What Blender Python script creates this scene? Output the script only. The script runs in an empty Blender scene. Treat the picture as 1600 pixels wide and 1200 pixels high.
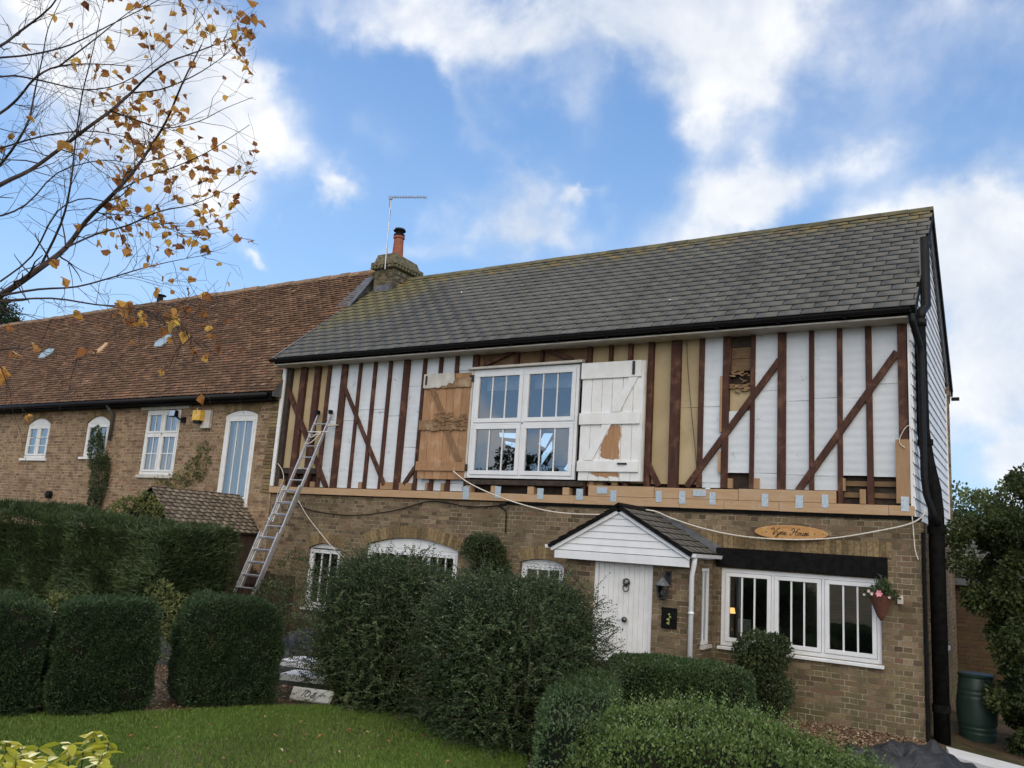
import bpy, math, random
import numpy as np
from mathutils import Vector, Matrix
random.seed(7); RNG = np.random.default_rng(7)
C = bpy.context.scene
COL = C.collection
rad = math.radians

# ------------------------------------------------------------ camera
PITCH, ROLL, YAW, FPX = rad(10.725), rad(3.831), rad(-32.111), 1309.9
CAM = np.array([0.0, -12.5, 2.1])
def _rot():
    cy, sy, cp, sp, cr, sr = math.cos(YAW), math.sin(YAW), math.cos(PITCH), math.sin(PITCH), math.cos(ROLL), math.sin(ROLL)
    fwd = np.array([sy*cp, cy*cp, sp]); right = np.array([cy, -sy, 0]); up = np.cross(right, fwd)
    return cr*right+sr*up, -sr*right+cr*up, fwd
RT, UP, FW = _rot()
cam_d = bpy.data.cameras.new('camera'); cam = bpy.data.objects.new('camera', cam_d); COL.objects.link(cam)
cam.matrix_world = Matrix([[RT[0], UP[0], -FW[0], CAM[0]], [RT[1], UP[1], -FW[1], CAM[1]], [RT[2], UP[2], -FW[2], CAM[2]], [0, 0, 0, 1]])
cam_d.sensor_width = 36; cam_d.lens = FPX/1600*36; cam_d.clip_end = 2000; cam_d.clip_start = .05
C.camera = cam
def ray(u, w): return RT*(u-800)/FPX - UP*(w-600)/FPX + FW
def PY(u, w, y=0.0): r = ray(u, w); return CAM + r*(y-CAM[1])/r[1]      # pixel of the photo -> point on plane y
def PX(u, w, x): r = ray(u, w); return CAM + r*(x-CAM[0])/r[0]
def PZ(u, w, z): r = ray(u, w); return CAM + r*(z-CAM[2])/r[2]
def PD(u, w, d): r = ray(u, w); return CAM + r/np.linalg.norm(r)*d

# ------------------------------------------------------------ world
SUN_DIR = Vector((-.753, .491, .438)).normalized()
SUN_EL = math.asin(SUN_DIR.z); SUN_AZ = math.atan2(SUN_DIR.x, SUN_DIR.y)
C.view_settings.view_transform = 'Standard'; C.view_settings.look = 'None'; C.view_settings.exposure = 0.6
C.view_settings.gamma = 1.0
world = bpy.data.worlds.new('World'); C.world = world; world.use_nodes = True
WT = world.node_tree; WT.nodes.clear()
def wn(t, **k):
    n = WT.nodes.new(t)
    for a, b in k.items(): setattr(n, a, b)
    return n
def wmath(op, a, b=None, c=None, clamp=False):
    n = wn('ShaderNodeMath', operation=op, use_clamp=clamp)
    for i, v in enumerate((a, b, c)):
        if v is None: continue
        if isinstance(v, (int, float)): n.inputs[i].default_value = v
        else: WT.links.new(v, n.inputs[i])
    return n.outputs[0]
def build_world():
    L = WT.links.new
    out = wn('ShaderNodeOutputWorld'); bg = wn('ShaderNodeBackground'); bg.inputs[1].default_value = 0.1
    L(bg.outputs[0], out.inputs[0])
    sky = wn('ShaderNodeTexSky', sky_type='NISHITA', sun_disc=False, sun_elevation=SUN_EL, sun_rotation=SUN_AZ, altitude=50)
    sky.air_density = 1.0; sky.dust_density = 0.1; sky.ozone_density = 2.2
    tc = wn('ShaderNodeTexCoord')
    d0 = tc.outputs['Generated']
    sep0 = wn('ShaderNodeSeparateXYZ'); L(d0, sep0.inputs[0])
    # warp the direction a little so that cloud edges are ragged
    nz = wn('ShaderNodeTexNoise'); nz.inputs['Scale'].default_value = 4.2; nz.inputs['Detail'].default_value = 7; nz.inputs['Roughness'].default_value = .55
    L(d0, nz.inputs['Vector'])
    sb = wn('ShaderNodeVectorMath', operation='SUBTRACT'); L(nz.outputs['Color'], sb.inputs[0]); sb.inputs[1].default_value = (.5, .5, .5)
    sc = wn('ShaderNodeVectorMath', operation='SCALE'); L(sb.outputs[0], sc.inputs[0]); sc.inputs['Scale'].default_value = .34
    ad = wn('ShaderNodeVectorMath', operation='ADD'); L(d0, ad.inputs[0]); L(sc.outputs[0], ad.inputs[1])
    dw = ad.outputs[0]
    def blob(u, w, su, sv, ang, amp, mirror=False):
        c = ray(u, w); c = c/np.linalg.norm(c)
        a = rad(ang); e1 = math.cos(a)*RT - math.sin(a)*UP; e1 = e1 - c*(e1@c); e1 /= np.linalg.norm(e1); e2 = np.cross(c, e1)
        if mirror: c, e1, e2 = c*[1, -1, 1], e1*[1, -1, 1], e2*[1, -1, 1]      # a cloud behind the photographer
        res = []
        for e, s in ((e1, su), (e2, sv)):
            k = FPX/(s*.86)
            n = wn('ShaderNodeVectorMath', operation='DOT_PRODUCT'); L(dw, n.inputs[0]); n.inputs[1].default_value = tuple(e*k)
            res.append(wmath('POWER', wmath('SUBTRACT', n.outputs['Value'], float(c@e)*k), 2.0))
        front = wn('ShaderNodeVectorMath', operation='DOT_PRODUCT'); L(d0, front.inputs[0]); front.inputs[1].default_value = tuple(c)
        g = wmath('EXPONENT', wmath('MULTIPLY', wmath('ADD', res[0], res[1]), -1.0))
        g = wmath('MULTIPLY', g, wmath('GREATER_THAN', front.outputs['Value'], 0.0))
        return wmath('MULTIPLY', g, amp)
    blobs = [(930, 0, 300, 75, 8, 1.25), (1150, 70, 190, 80, 12, 1.15), (1150, 180, 75, 60, 30, .75), (880, 120, 60, 90, 0, .55), (1230, 30, 120, 60, 0, .8), (640, 20, 150, 50, 10, .6),
             (770, 300, 95, 85, 20, 1.0), (830, 345, 100, 35, 5, .8), (745, 180, 35, 130, -18, .45), (600, 235, 50, 60, 0, .25),
             (1215, 310, 95, 50, -5, 1.2), (1060, 330, 130, 60, -15, .6), (1540, 400, 160, 110, -10, 1.1), (1560, 560, 130, 130, 0, .9), (1600, 330, 110, 45, -10, .8), (1500, 690, 90, 60, 20, .7),
             (1560, 50, 140, 70, 15, .5), (1450, 150, 90, 40, 0, .2), (1640, 520, 170, 250, 0, .9), (260, 110, 140, 140, 0, 1.5), (120, 60, 180, 130, 0, 1.0), (330, 290, 80, 60, 10, .5), (380, 180, 110, 90, 0, .28),
             (515, 325, 42, 26, 20, .85), (440, 378, 34, 16, 30, .7), (868, 302, 34, 18, 10, .9), (440, 125, 70, 25, 5, .45), (730, 400, 160, 35, 0, .45), (345, 297, 26, 14, 0, .8), (420, 255, 200, 35, 20, .25),
             (60, 380, 200, 90, 0, .3), (1250, 250, 250, 60, -10, .3)]
    blobs += [(790, 660, 60, 30, 0, 1.0, True), (880, 690, 90, 30, 0, .8, True), (300, 700, 200, 60, 0, .7, True)]
    tot = None
    for b in blobs:
        g = blob(*b); tot = g if tot is None else wmath('ADD', tot, g)
    # the rest of the sky: broken cloud, added bright behind the camera to fill the facade
    n2 = wn('ShaderNodeTexNoise'); n2.inputs['Scale'].default_value = 2.3; n2.inputs['Detail'].default_value = 9; n2.inputs['Roughness'].default_value = .55
    L(d0, n2.inputs['Vector'])
    n3 = wn('ShaderNodeTexNoise'); n3.inputs['Scale'].default_value = 6; n3.inputs['Detail'].default_value = 6; n3.inputs['Roughness'].default_value = .56; n3.inputs['Distortion'].default_value = .25
    L(d0, n3.inputs['Vector'])
    back = wn('ShaderNodeVectorMath', operation='DOT_PRODUCT'); L(d0, back.inputs[0]); back.inputs[1].default_value = (.45, -.60, .66)
    bk = wn('ShaderNodeMapRange', interpolation_type='SMOOTHSTEP'); L(back.outputs['Value'], bk.inputs['Value']); bk.inputs['From Min'].default_value = .35; bk.inputs['From Max'].default_value = .85
    fbm = wmath('SUBTRACT', n2.outputs['Fac'], .5)
    rest = wmath('MULTIPLY', bk.outputs[0], wmath('ADD', wmath('MULTIPLY', fbm, 3.0), .75))
    tot = wmath('ADD', tot, rest)
    det = wmath('MULTIPLY', wmath('SUBTRACT', n3.outputs['Fac'], .5), 2.3)
    dens = wmath('MULTIPLY', tot, wmath('ADD', det, 1.0))
    mr = wn('ShaderNodeMapRange', interpolation_type='SMOOTHSTEP'); L(dens, mr.inputs['Value']); mr.inputs['From Min'].default_value = .06; mr.inputs['From Max'].default_value = 1.25; mr.inputs['To Max'].default_value = .93
    # thin pale haze towards the horizon
    hz = wn('ShaderNodeMapRange', interpolation_type='SMOOTHSTEP'); L(sep0.outputs['Z'], hz.inputs['Value']); hz.inputs['From Min'].default_value = .40; hz.inputs['From Max'].default_value = .0; hz.inputs['To Max'].default_value = .6
    blue = wn('ShaderNodeMix', data_type='RGBA', blend_type='MULTIPLY'); blue.inputs[0].default_value = 1.0
    L(sky.outputs[0], blue.inputs[6]); blue.inputs[7].default_value = SKY_TINT
    el = wn('ShaderNodeValToRGB'); L(sep0.outputs['Z'], el.inputs[0]); ce = el.color_ramp.elements; ce.new(.5)
    for e_, (p_, c_) in zip(ce, ((.0, (.46, .62, .80, 1)), (.3, (.235, .41, .68, 1)), (.62, (.10, .215, .47, 1)))): e_.position = p_; e_.color = c_
    e10 = wn('ShaderNodeVectorMath', operation='SCALE'); L(el.outputs[0], e10.inputs[0]); e10.inputs['Scale'].default_value = 8.4
    bl2 = wn('ShaderNodeMix', data_type='RGBA'); bl2.inputs[0].default_value = .82; L(blue.outputs[2], bl2.inputs[6]); L(e10.outputs[0], bl2.inputs[7])
    m1 = wn('ShaderNodeMix', data_type='RGBA'); L(wmath('MULTIPLY', hz.outputs[0], .35), m1.inputs[0]); L(bl2.outputs[2], m1.inputs[6]); m1.inputs[7].default_value = (2.9, 5.0, 8.0, 1)
    # cloud colour: grey-white, raised behind the camera as an unseen fill for the facade
    shade = wn('ShaderNodeMapRange'); L(n3.outputs['Fac'], shade.inputs['Value']); shade.inputs['From Min'].default_value = .38; shade.inputs['From Max'].default_value = .66
    cl = wn('ShaderNodeMix', data_type='RGBA'); L(shade.outputs[0], cl.inputs[0]); cl.inputs[6].default_value = (4.5, 5.0, 5.8, 1); cl.inputs[7].default_value = (7.6, 7.5, 7.35, 1)
    cb = wn('ShaderNodeMix', data_type='RGBA'); L(bk.outputs[0], cb.inputs[0]); L(cl.outputs[2], cb.inputs[6]); cb.inputs[7].default_value = (BACK_FILL*1.12, BACK_FILL*1.02, BACK_FILL*.90, 1)
    m2 = wn('ShaderNodeMix', data_type='RGBA'); L(mr.outputs[0], m2.inputs[0]); L(m1.outputs[2], m2.inputs[6]); L(cb.outputs[2], m2.inputs[7])
    L(m2.outputs[2], bg.inputs[0])
SKY_TINT = (.92, 1.12, 1.32, 1); BACK_FILL = 24.0
build_world()
world.cycles.sampling_method = 'MANUAL'; world.cycles.sample_map_resolution = 512

sun_d = bpy.data.lights.new('sun', 'SUN'); sun = bpy.data.objects.new('sun', sun_d); COL.objects.link(sun)
sun_d.energy = 1.4; sun_d.angle = rad(10); sun_d.color = (1, .93, .82)
sun.rotation_euler = SUN_DIR.to_track_quat('Z', 'Y').to_euler(); sun.location = (0, 0, 30)

# ------------------------------------------------------------ materials
MATS = {}
class NT:
    def __init__(s, name):
        s.m = bpy.data.materials.new(name); s.m.use_nodes = True; s.t = s.m.node_tree; s.L = s.t.links.new
        s.b = s.t.nodes['Principled BSDF']; s.out = s.t.nodes['Material Output']
        s.pos = s.n('ShaderNodeNewGeometry').outputs['Position']
    def n(s, t, **k):
        n = s.t.nodes.new(t)
        for a, b in k.items(): setattr(n, a, b)
        return n
    def put(s, sock, v):
        if hasattr(v, 'is_output'): s.L(v, sock)
        elif isinstance(v, (tuple, list)) and len(v) == 3 and sock.type == 'RGBA': sock.default_value = (*v, 1)
        else: sock.default_value = v
    def math(s, op, a, b=0.0, clamp=False):
        n = s.n('ShaderNodeMath', operation=op, use_clamp=clamp); s.put(n.inputs[0], a); s.put(n.inputs[1], b); return n.outputs[0]
    def scale(s, v, sc):
        n = s.n('ShaderNodeVectorMath', operation='MULTIPLY'); s.put(n.inputs[0], v); n.inputs[1].default_value = sc; return n.outputs[0]
    def noise(s, scale=1, detail=4, rough=.55, vec=None, sc=None, dist=0.0, color=False):
        n = s.n('ShaderNodeTexNoise'); n.inputs['Scale'].default_value = scale; n.inputs['Detail'].default_value = detail
        n.inputs['Roughness'].default_value = rough; n.inputs['Distortion'].default_value = dist
        v = vec if vec is not None else s.pos
        if sc: v = s.scale(v, sc)
        s.L(v, n.inputs['Vector']); return n.outputs['Color' if color else 'Fac']
    def ramp(s, v, a, b, ta=0.0, tb=1.0):
        n = s.n('ShaderNodeMapRange', interpolation_type='SMOOTHSTEP'); s.put(n.inputs['Value'], v)
        for k, x in (('From Min', a), ('From Max', b), ('To Min', ta), ('To Max', tb)): n.inputs[k].default_value = x
        return n.outputs[0]
    def mix(s, f, a, b, mode='MIX'):
        n = s.n('ShaderNodeMix', data_type='RGBA', blend_type=mode); s.put(n.inputs[0], f); s.put(n.inputs[6], a); s.put(n.inputs[7], b); return n.outputs[2]
    def cramp(s, v, stops):
        n = s.n('ShaderNodeValToRGB'); e = n.color_ramp.elements
        while len(e) < len(stops): e.new(.5)
        for el, (p, c) in zip(e, stops): el.position = p; el.color = (*c, 1)
        s.put(n.inputs[0], v); return n.outputs[0]
    def bump(s, h, strength=.5, dist=.01):
        n = s.n('ShaderNodeBump'); n.inputs['Strength'].default_value = strength; n.inputs['Distance'].default_value = dist
        s.put(n.inputs['Height'], h); s.L(n.outputs[0], s.b.inputs['Normal'])
    def island(s): return s.n('ShaderNodeNewGeometry').outputs['Random Per Island']
    def attr(s, a): n = s.n('ShaderNodeAttribute', attribute_name=a); return n.outputs['Fac']
    def xyz(s, v=None):
        n = s.n('ShaderNodeSeparateXYZ'); s.L(v if v is not None else s.pos, n.inputs[0]); return n.outputs
    def comb(s, x, y, z=0.0):
        n = s.n('ShaderNodeCombineXYZ'); s.put(n.inputs[0], x); s.put(n.inputs[1], y); s.put(n.inputs[2], z); return n.outputs[0]
    def set(s, col=None, rough=None, metal=None, spec=None):
        if col is not None: s.put(s.b.inputs['Base Color'], col)
        if rough is not None: s.put(s.b.inputs['Roughness'], rough)
        if metal is not None: s.put(s.b.inputs['Metallic'], metal)
        if spec is not None: s.put(s.b.inputs['Specular IOR Level'], spec)
        return s.m

def simple(name, c1, c2=None, rough=.6, scale=6, detail=5, sc=None, bump=0.0, bscale=40, metal=0.0, isl=0.0, spec=.5, lo=.35, hi=.65):
    t = NT(name); c2 = c2 or tuple(x*.75 for x in c1)
    col = t.mix(t.ramp(t.noise(scale, detail, .6, sc=sc), lo, hi), c1, c2)
    if isl: col = t.mix(1.0, col, t.cramp(t.island(), [(0, (1-isl,)*3), (1, (1+isl*.6,)*3)]), 'MULTIPLY')
    if bump: t.bump(t.noise(bscale, 4, .6, sc=sc), bump, .01)
    return t.set(col, rough, metal, spec)

def brick(name, axis, stops, mortar, dirt=.5, mossy=True):
    t = NT(name); x = t.xyz()
    u = x[0] if axis == 'y' else x[1]
    w = t.noise(5, 3, .6, color=True); wx = t.xyz(w)
    uu = t.math('ADD', u, t.math('MULTIPLY', t.math('SUBTRACT', wx[0], .5), .022))
    zz = t.math('ADD', x[2], t.math('MULTIPLY', t.math('SUBTRACT', wx[1], .5), .018))
    v = t.comb(uu, zz)
    b = t.n('ShaderNodeTexBrick', offset=.5, squash=.5, squash_frequency=2, offset_frequency=2)
    t.L(v, b.inputs['Vector'])
    for k, val in (('Scale', 1.0), ('Mortar Size', .0055), ('Mortar Smooth', .25), ('Bias', 0.0), ('Brick Width', .225), ('Row Height', .0735)): b.inputs[k].default_value = val
    b.inputs['Color1'].default_value = (0, 0, 0, 1); b.inputs['Color2'].default_value = (1, 1, 1, 1); b.inputs['Mortar'].default_value = (.5, .5, .5, 1)
    base = t.cramp(b.outputs['Color'], stops)
    base = t.mix(t.ramp(t.noise(30, 5, .7), .35, .75, 0, .6), base, (.07, .055, .035))
    big = t.ramp(t.noise(.7, 7, .65), .38, .66)
    base = t.mix(t.math('MULTIPLY', big, dirt), base, (.085, .07, .04))
    if mossy:
        lowz = t.ramp(x[2], 1.3, -.1, 0, .75)
        base = t.mix(t.math('MULTIPLY', lowz, t.ramp(t.noise(3.5, 5), .4, .62)), base, (.075, .08, .032))
    mort = t.mix(t.ramp(t.noise(3, 6, .7), .40, .60), mortar, tuple(c*.36 for c in mortar))
    pale = t.ramp(t.noise(1.7, 6, .7), .58, .75, 0, .5)
    base = t.mix(pale, base, tuple(min(1, c*1.25) for c in stops[-1][1]))
    col = t.mix(b.outputs['Fac'], base, mort)
    h = t.math('ADD', t.math('MULTIPLY', t.math('SUBTRACT', 1.0, b.outputs['Fac']), 1.0), t.math('MULTIPLY', t.noise(60, 5, .7), .55))
    t.bump(h, .75, .012)
    return t.set(col, .92, spec=.2)

STOCK = [(0, (.08, .058, .037)), (.22, (.14, .102, .06)), (.5, (.195, .145, .085)), (.72, (.24, .18, .105)), (.86, (.18, .105, .072)), (1, (.30, .235, .145))]
M = MATS
M['brick'] = brick('stock_brick', 'y', STOCK, (.34, .29, .215))
M['brick_side'] = brick('stock_brick_side', 'x', STOCK, (.34, .29, .215))
NB = [(0, (.17, .10, .06)), (.3, (.27, .175, .105)), (.6, (.33, .22, .13)), (.85, (.37, .265, .16)), (1, (.27, .13, .08))]
M['brick_n'] = brick('neighbour_brick', 'y', NB, (.50, .43, .32), .3, False)
M['brick_red'] = brick('red_brick', 'y', [(0, (.07, .04, .026)), (.5, (.11, .06, .036)), (1, (.14, .08, .045))], (.10, .08, .055), .5)
M['brick_chimney'] = brick('chimney_brick', 'y', [(0, (.05, .045, .03)), (.5, (.10, .085, .05)), (1, (.17, .14, .08))], (.24, .22, .17), .6, False)
M['arch_brick'] = simple('arch_brick', (.23, .17, .09), (.14, .10, .052), .9, 25, bump=.5, isl=.4, spec=.2)
M['mortar'] = simple('mortar', (.24, .20, .13), (.15, .125, .08), .95, 20, bump=.4)

def wood(name, c1, c2, c3, rough=.75, grain='z', spec=.3):
    t = NT(name); sc = {'z': (22, 22, 1.6), 'x': (1.6, 22, 22)}[grain]
    g = t.noise(1.5, 7, .7, sc=sc, dist=.4)
    col = t.mix(t.ramp(g, .3, .7), c1, c2)
    col = t.mix(t.ramp(t.noise(5, 4, .65), .48, .72, 0, .85), col, c3)
    col = t.mix(1.0, col, t.cramp(t.island(), [(0, (.78,)*3), (1, (1.12,)*3)]), 'MULTIPLY')
    kn = t.n('ShaderNodeTexVoronoi'); kn.inputs['Scale'].default_value = 3.2; t.L(t.pos, kn.inputs['Vector'])
    col = t.mix(t.ramp(kn.outputs['Distance'], .075, .03, 0, .7), col, tuple(c*.35 for c in c1))
    nl = t.n('ShaderNodeTexVoronoi'); nl.inputs['Scale'].default_value = 7.5; t.L(t.pos, nl.inputs['Vector'])
    col = t.mix(t.ramp(nl.outputs['Distance'], .06, .045, 0, .8), col, (.01, .008, .007))
    ck = t.noise(1, 6, .75, sc=(40, 40, 2.2) if grain == 'z' else (2.2, 40, 40)); col = t.mix(t.ramp(ck, .36, .28, 0, .65), col, tuple(c*.25 for c in c1))
    t.bump(t.math('ADD', g, ck), .5, .007)
    return t.set(col, rough, spec=spec)
M['stud'] = wood('stained_timber', (.088, .034, .02), (.036, .016, .011), (.16, .075, .046))
M['new_wood'] = wood('new_timber', (.50, .335, .195), (.41, .265, .145), (.46, .335, .225), grain='x')
M['new_wood_v'] = wood('new_timber_upright', (.38, .24, .13), (.3, .18, .09), (.34, .23, .14))
M['old_board'] = wood('old_board', (.20, .125, .062), (.13, .08, .042), (.09, .06, .035), grain='x')
M['shutter_wood'] = wood('shutter_wood', (.39, .225, .12), (.29, .16, .08), (.44, .29, .175))
M['rot_wood'] = wood('rotten_wood', (.27, .165, .09), (.16, .095, .055), (.40, .31, .2), rough=.95)
M['dark_wood'] = simple('dark_wood', (.045, .03, .02), (.02, .014, .01), .9, 12, bump=.3)
M['fence_wood'] = wood('fence_wood', (.07, .045, .028), (.035, .024, .016), (.06, .05, .03))

def board_mat():
    t = NT('beige_board'); x = t.xyz()
    col = t.mix(t.ramp(t.noise(1.2, 4), .35, .65), (.42, .335, .205), (.34, .265, .155))
    col = t.mix(t.ramp(t.noise(9, 6, .7), .56, .72, 0, .35), col, (.24, .18, .1))
    t.bump(t.noise(30, 3), .15, .004)
    return t.set(col, .85, spec=.2)
M['beige'] = board_mat()
def foil_mat():
    t = NT('foil_insulation'); x = t.xyz()
    # faint printed scribbles on the foil facing, laid out on the facade's own plane
    v = t.comb(x[0], x[2])
    s = t.noise(9, 2, .5, vec=v, dist=1.2)
    line = t.ramp(t.math('ABSOLUTE', t.math('SUBTRACT', s, .5)), .008, .026, 1, 0)
    vor = t.n('ShaderNodeTexVoronoi'); vor.inputs['Scale'].default_value = 3.4; vor.inputs['Randomness'].default_value = .55; t.L(v, vor.inputs['Vector'])
    msk = t.ramp(vor.outputs['Distance'], .26, .2)
    col = t.mix(t.ramp(t.noise(1.5, 3), .35, .65), (.66, .69, .71), (.58, .605, .625))
    col = t.mix(1.0, col, t.cramp(t.island(), [(0, (.88,)*3), (1, (1.04,)*3)]), 'MULTIPLY')
    col = t.mix(t.math('MULTIPLY', t.math('MULTIPLY', line, msk), .85), col, (.25, .28, .32))
    col = t.mix(t.ramp(t.noise(2.3, 6, .7, sc=(1, 1, .5)), .55, .8, 0, .35), col, (.38, .40, .42))
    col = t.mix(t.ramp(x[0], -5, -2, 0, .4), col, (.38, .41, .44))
    w = t.n('ShaderNodeTexWave', wave_type='BANDS', bands_direction='Z'); w.inputs['Scale'].default_value = 2.6; w.inputs['Distortion'].default_value = 2.2; w.inputs['Detail'].default_value = 2
    t.L(t.pos, w.inputs['Vector'])
    t.bump(t.math('ADD', t.math('MULTIPLY', w.outputs['Fac'], 1.0), t.math('MULTIPLY', t.noise(7, 5), 1.8)), .22, .008)
    return t.set(col, .42, .12, .5)
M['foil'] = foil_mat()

def slate_mat(name, base, lichen=True):
    t = NT(name); x = t.xyz(); r = t.island()
    k = tuple(b for b in base)
    col = t.cramp(r, [(0, tuple(b*.9 for b in k)), (.4, k), (.8, tuple(b*1.06 for b in k)), (1, tuple(b*1.16 for b in k))])
    col = t.mix(t.ramp(t.noise(14, 5, .7), .35, .7, 0, .2), col, tuple(b*1.4 for b in k))
    streak = t.ramp(t.noise(1, 5, .6, sc=(2.2, .3, .3)), .52, .68, 0, .4)
    col = t.mix(streak, col, tuple(b*.5 for b in k))
    if lichen:
        n1 = t.noise(2.2, 7, .75); 
        zt = t.ramp(x[2], 6.9, 8.35); left = t.ramp(x[0], -10.2, -12.6)
        zl = t.ramp(x[2], 5.6, 7.8, .25, 1.0)
        edge = t.math('MAXIMUM', t.math('MULTIPLY', left, zl), t.math('MULTIPLY', zt, .62))
        amt = t.ramp(t.math('ADD', t.math('MULTIPLY', edge, .55), t.math('MULTIPLY', n1, .85)), .60, .90, 0, .78)
        col = t.mix(amt, col, (.15, .135, .06))
        orange = t.ramp(t.math('ADD', t.math('MULTIPLY', t.ramp(x[2], 7.3, 8.3), .3), t.noise(3.1, 6, .8)), .73, .9, 0, .75)
        col = t.mix(orange, col, (.24, .15, .03))
    t.bump(t.noise(35, 5, .65), .2, .004)
    return t.set(col, .7, spec=.25)
M['slate_edge_shade'] = simple('slate_painted_shade', (.018, .018, .017), (.03, .03, .026), .9, 20, spec=.1)  # shadow line under each course, put into the edge colour
M['slate'] = slate_mat('roof_slate', (.098, .099, .093))
M['slate2'] = slate_mat('porch_slate', (.105, .10, .09), False)
def tile_mat():
    t = NT('clay_tile'); r = t.island()
    col = t.cramp(r, [(0, (.10, .058, .04)), (.3, (.155, .09, .06)), (.6, (.20, .115, .073)), (.88, (.245, .145, .092)), (.95, (.27, .18, .12)), (.985, (.30, .13, .07)), (1, (.36, .26, .18))])
    col = t.mix(t.ramp(t.noise(1.1, 5), .38, .68, 0, .55), col, (.115, .075, .05))
    col = t.mix(t.ramp(t.noise(40, 4, .7), .5, .75, 0, .4), col, (.22, .19, .13))
    t.bump(t.noise(50, 4, .6), .3, .006)
    return t.set(col, .9, spec=.2)
M['tile'] = tile_mat()
M['mossy_tile'] = simple('mossy_tile', (.24, .20, .15), (.15, .12, .09), .9, 8, bump=.3, isl=.35)
M['lead'] = simple('lead', (.12, .125, .135), (.07, .073, .08), .55, 8)
M['black'] = simple('black_plastic', (.005, .005, .006), (.009, .009, .01), .5, 20, spec=.18)
M['black_paint'] = simple('black_paint', (.005, .005, .0052), (.010, .010, .010), .7, 14, bump=.3, spec=.06)
M['upvc'] = simple('white_upvc', (.68, .695, .71), (.62, .635, .65), .35, 3)
M['white_paint'] = simple('white_paint', (.70, .71, .71), (.64, .64, .62), .5, 5, bump=.1)
M['off_white'] = simple('cream_trim', (.52, .50, .45), (.42, .40, .36), .6, 6)
M['clad'] = simple('white_cladding', (.72, .74, .76), (.60, .62, .64), .5, 3, sc=(1, 1, .4), bump=.1)
M['metal'] = simple('aluminium', (.62, .61, .60), (.5, .49, .48), .38, 12, metal=.75)
M['strap'] = simple('galvanised', (.36, .43, .48), (.5, .56, .6), .4, 30, metal=.3)
M['pot'] = simple('terracotta', (.30, .10, .058), (.22, .075, .045), .85, 12)
M['iron'] = simple('dark_iron', (.02, .02, .022), (.04, .04, .04), .5, 30, metal=.4)
M['brass'] = simple('pewter', (.16, .155, .15), (.07, .07, .07), .3, 30, metal=.9)
M['sign_wood'] = wood('sign_wood', (.52, .29, .11), (.42, .21, .07), (.6, .38, .17), rough=.4, grain='x')
M['ink'] = simple('burnt_letter', (.02, .012, .008), rough=.7)
M['rope'] = simple('cream_cable', (.62, .58, .5), (.5, .46, .4), .7, 30)
M['grey_cable'] = simple('grey_cable', (.08, .075, .07), rough=.7)
M['yellow'] = simple('yellow_plastic', (.68, .42, .06), rough=.4)
M['green_plastic'] = simple('green_plastic', (.018, .045, .037), (.025, .055, .045), .45, 5)
M['curtain'] = simple('net_curtain', (.82, .83, .82), (.5, .53, .55), .9, 3, sc=(9, 9, .25))
M['room'] = simple('room_wall', (.06, .055, .05), rough=.9)
M['room_light'] = simple('room_light_wall', (.13, .13, .14), rough=.9)
M['blind'] = simple('roller_blind', (.6, .62, .66), rough=.8)
M['book'] = simple('leaflet', (.6, .62, .56), (.25, .36, .25), .6, 30)
def tarp_mat():
    t = NT('black_tarpaulin')
    t.bump(t.math('ADD', t.noise(5, 6, .6, dist=1.0), t.math('MULTIPLY', t.noise(25, 4), .25)), .9, .04)
    return t.set(t.mix(t.ramp(t.noise(3, 5), .4, .65), (.014, .014, .014), (.04, .04, .04)), .5)
M['tarp'] = tarp_mat()
def glass_mat():
    t = NT('window_glass'); t.t.nodes.remove(t.b)
    tr = t.n('ShaderNodeBsdfTransparent'); tr.inputs[0].default_value = (.80, .84, .84, 1)
    gl = t.n('ShaderNodeBsdfGlossy'); gl.inputs['Roughness'].default_value = .01; gl.inputs['Color'].default_value = (.9, .95, 1, 1)
    fr = t.n('ShaderNodeFresnel'); fr.inputs['IOR'].default_value = 2.1
    bp = t.n('ShaderNodeBump'); bp.inputs['Strength'].default_value = .04; bp.inputs['Distance'].default_value = .02; t.L(t.noise(1.6, 2), bp.inputs['Height']); t.L(bp.outputs[0], gl.inputs['Normal'])
    mx = t.n('ShaderNodeMixShader'); t.L(t.math('MULTIPLY', fr.outputs[0], 1.9, True), mx.inputs[0]); t.L(tr.outputs[0], mx.inputs[1]); t.L(gl.outputs[0], mx.inputs[2]); t.L(mx.outputs[0], t.out.inputs[0])
    return t.m
M['glass'] = glass_mat()
def emit(name, col, s):
    t = NT(name); t.set(col, .8); t.put(t.b.inputs['Emission Color'], col); t.b.inputs['Emission Strength'].default_value = s; return t.m
M['lampglow'] = emit('lit_lamp_shade', (1, .55, .18), 1.3)

def leaf_mat(name, stops, rough=.55, trans=.3, spec=.35):
    t = NT(name)
    col = t.cramp(t.attr('rnd'), stops)
    col = t.mix(t.ramp(t.noise(1.6, 3), .35, .65, 0, .35), col, tuple(c*.6 for c in stops[len(stops)//2][1]))
    t.set(col, rough, spec=spec)
    tl = t.n('ShaderNodeBsdfTranslucent'); t.put(tl.inputs[0], col)
    mx = t.n('ShaderNodeMixShader'); mx.inputs[0].default_value = trans
    t.L(t.b.outputs[0], mx.inputs[1]); t.L(tl.outputs[0], mx.inputs[2]); t.L(mx.outputs[0], t.out.inputs[0])
    return t.m
M['yew'] = leaf_mat('topiary_leaf', [(0, (.018, .038, .016)), (.5, (.036, .068, .026)), (.88, (.06, .098, .036)), (.97, (.12, .15, .06)), (1, (.16, .11, .055))])
M['conifer'] = leaf_mat('conifer_leaf', [(0, (.024, .044, .017)), (.5, (.056, .088, .032)), (.9, (.10, .135, .05)), (1, (.18, .17, .09))])
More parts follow.
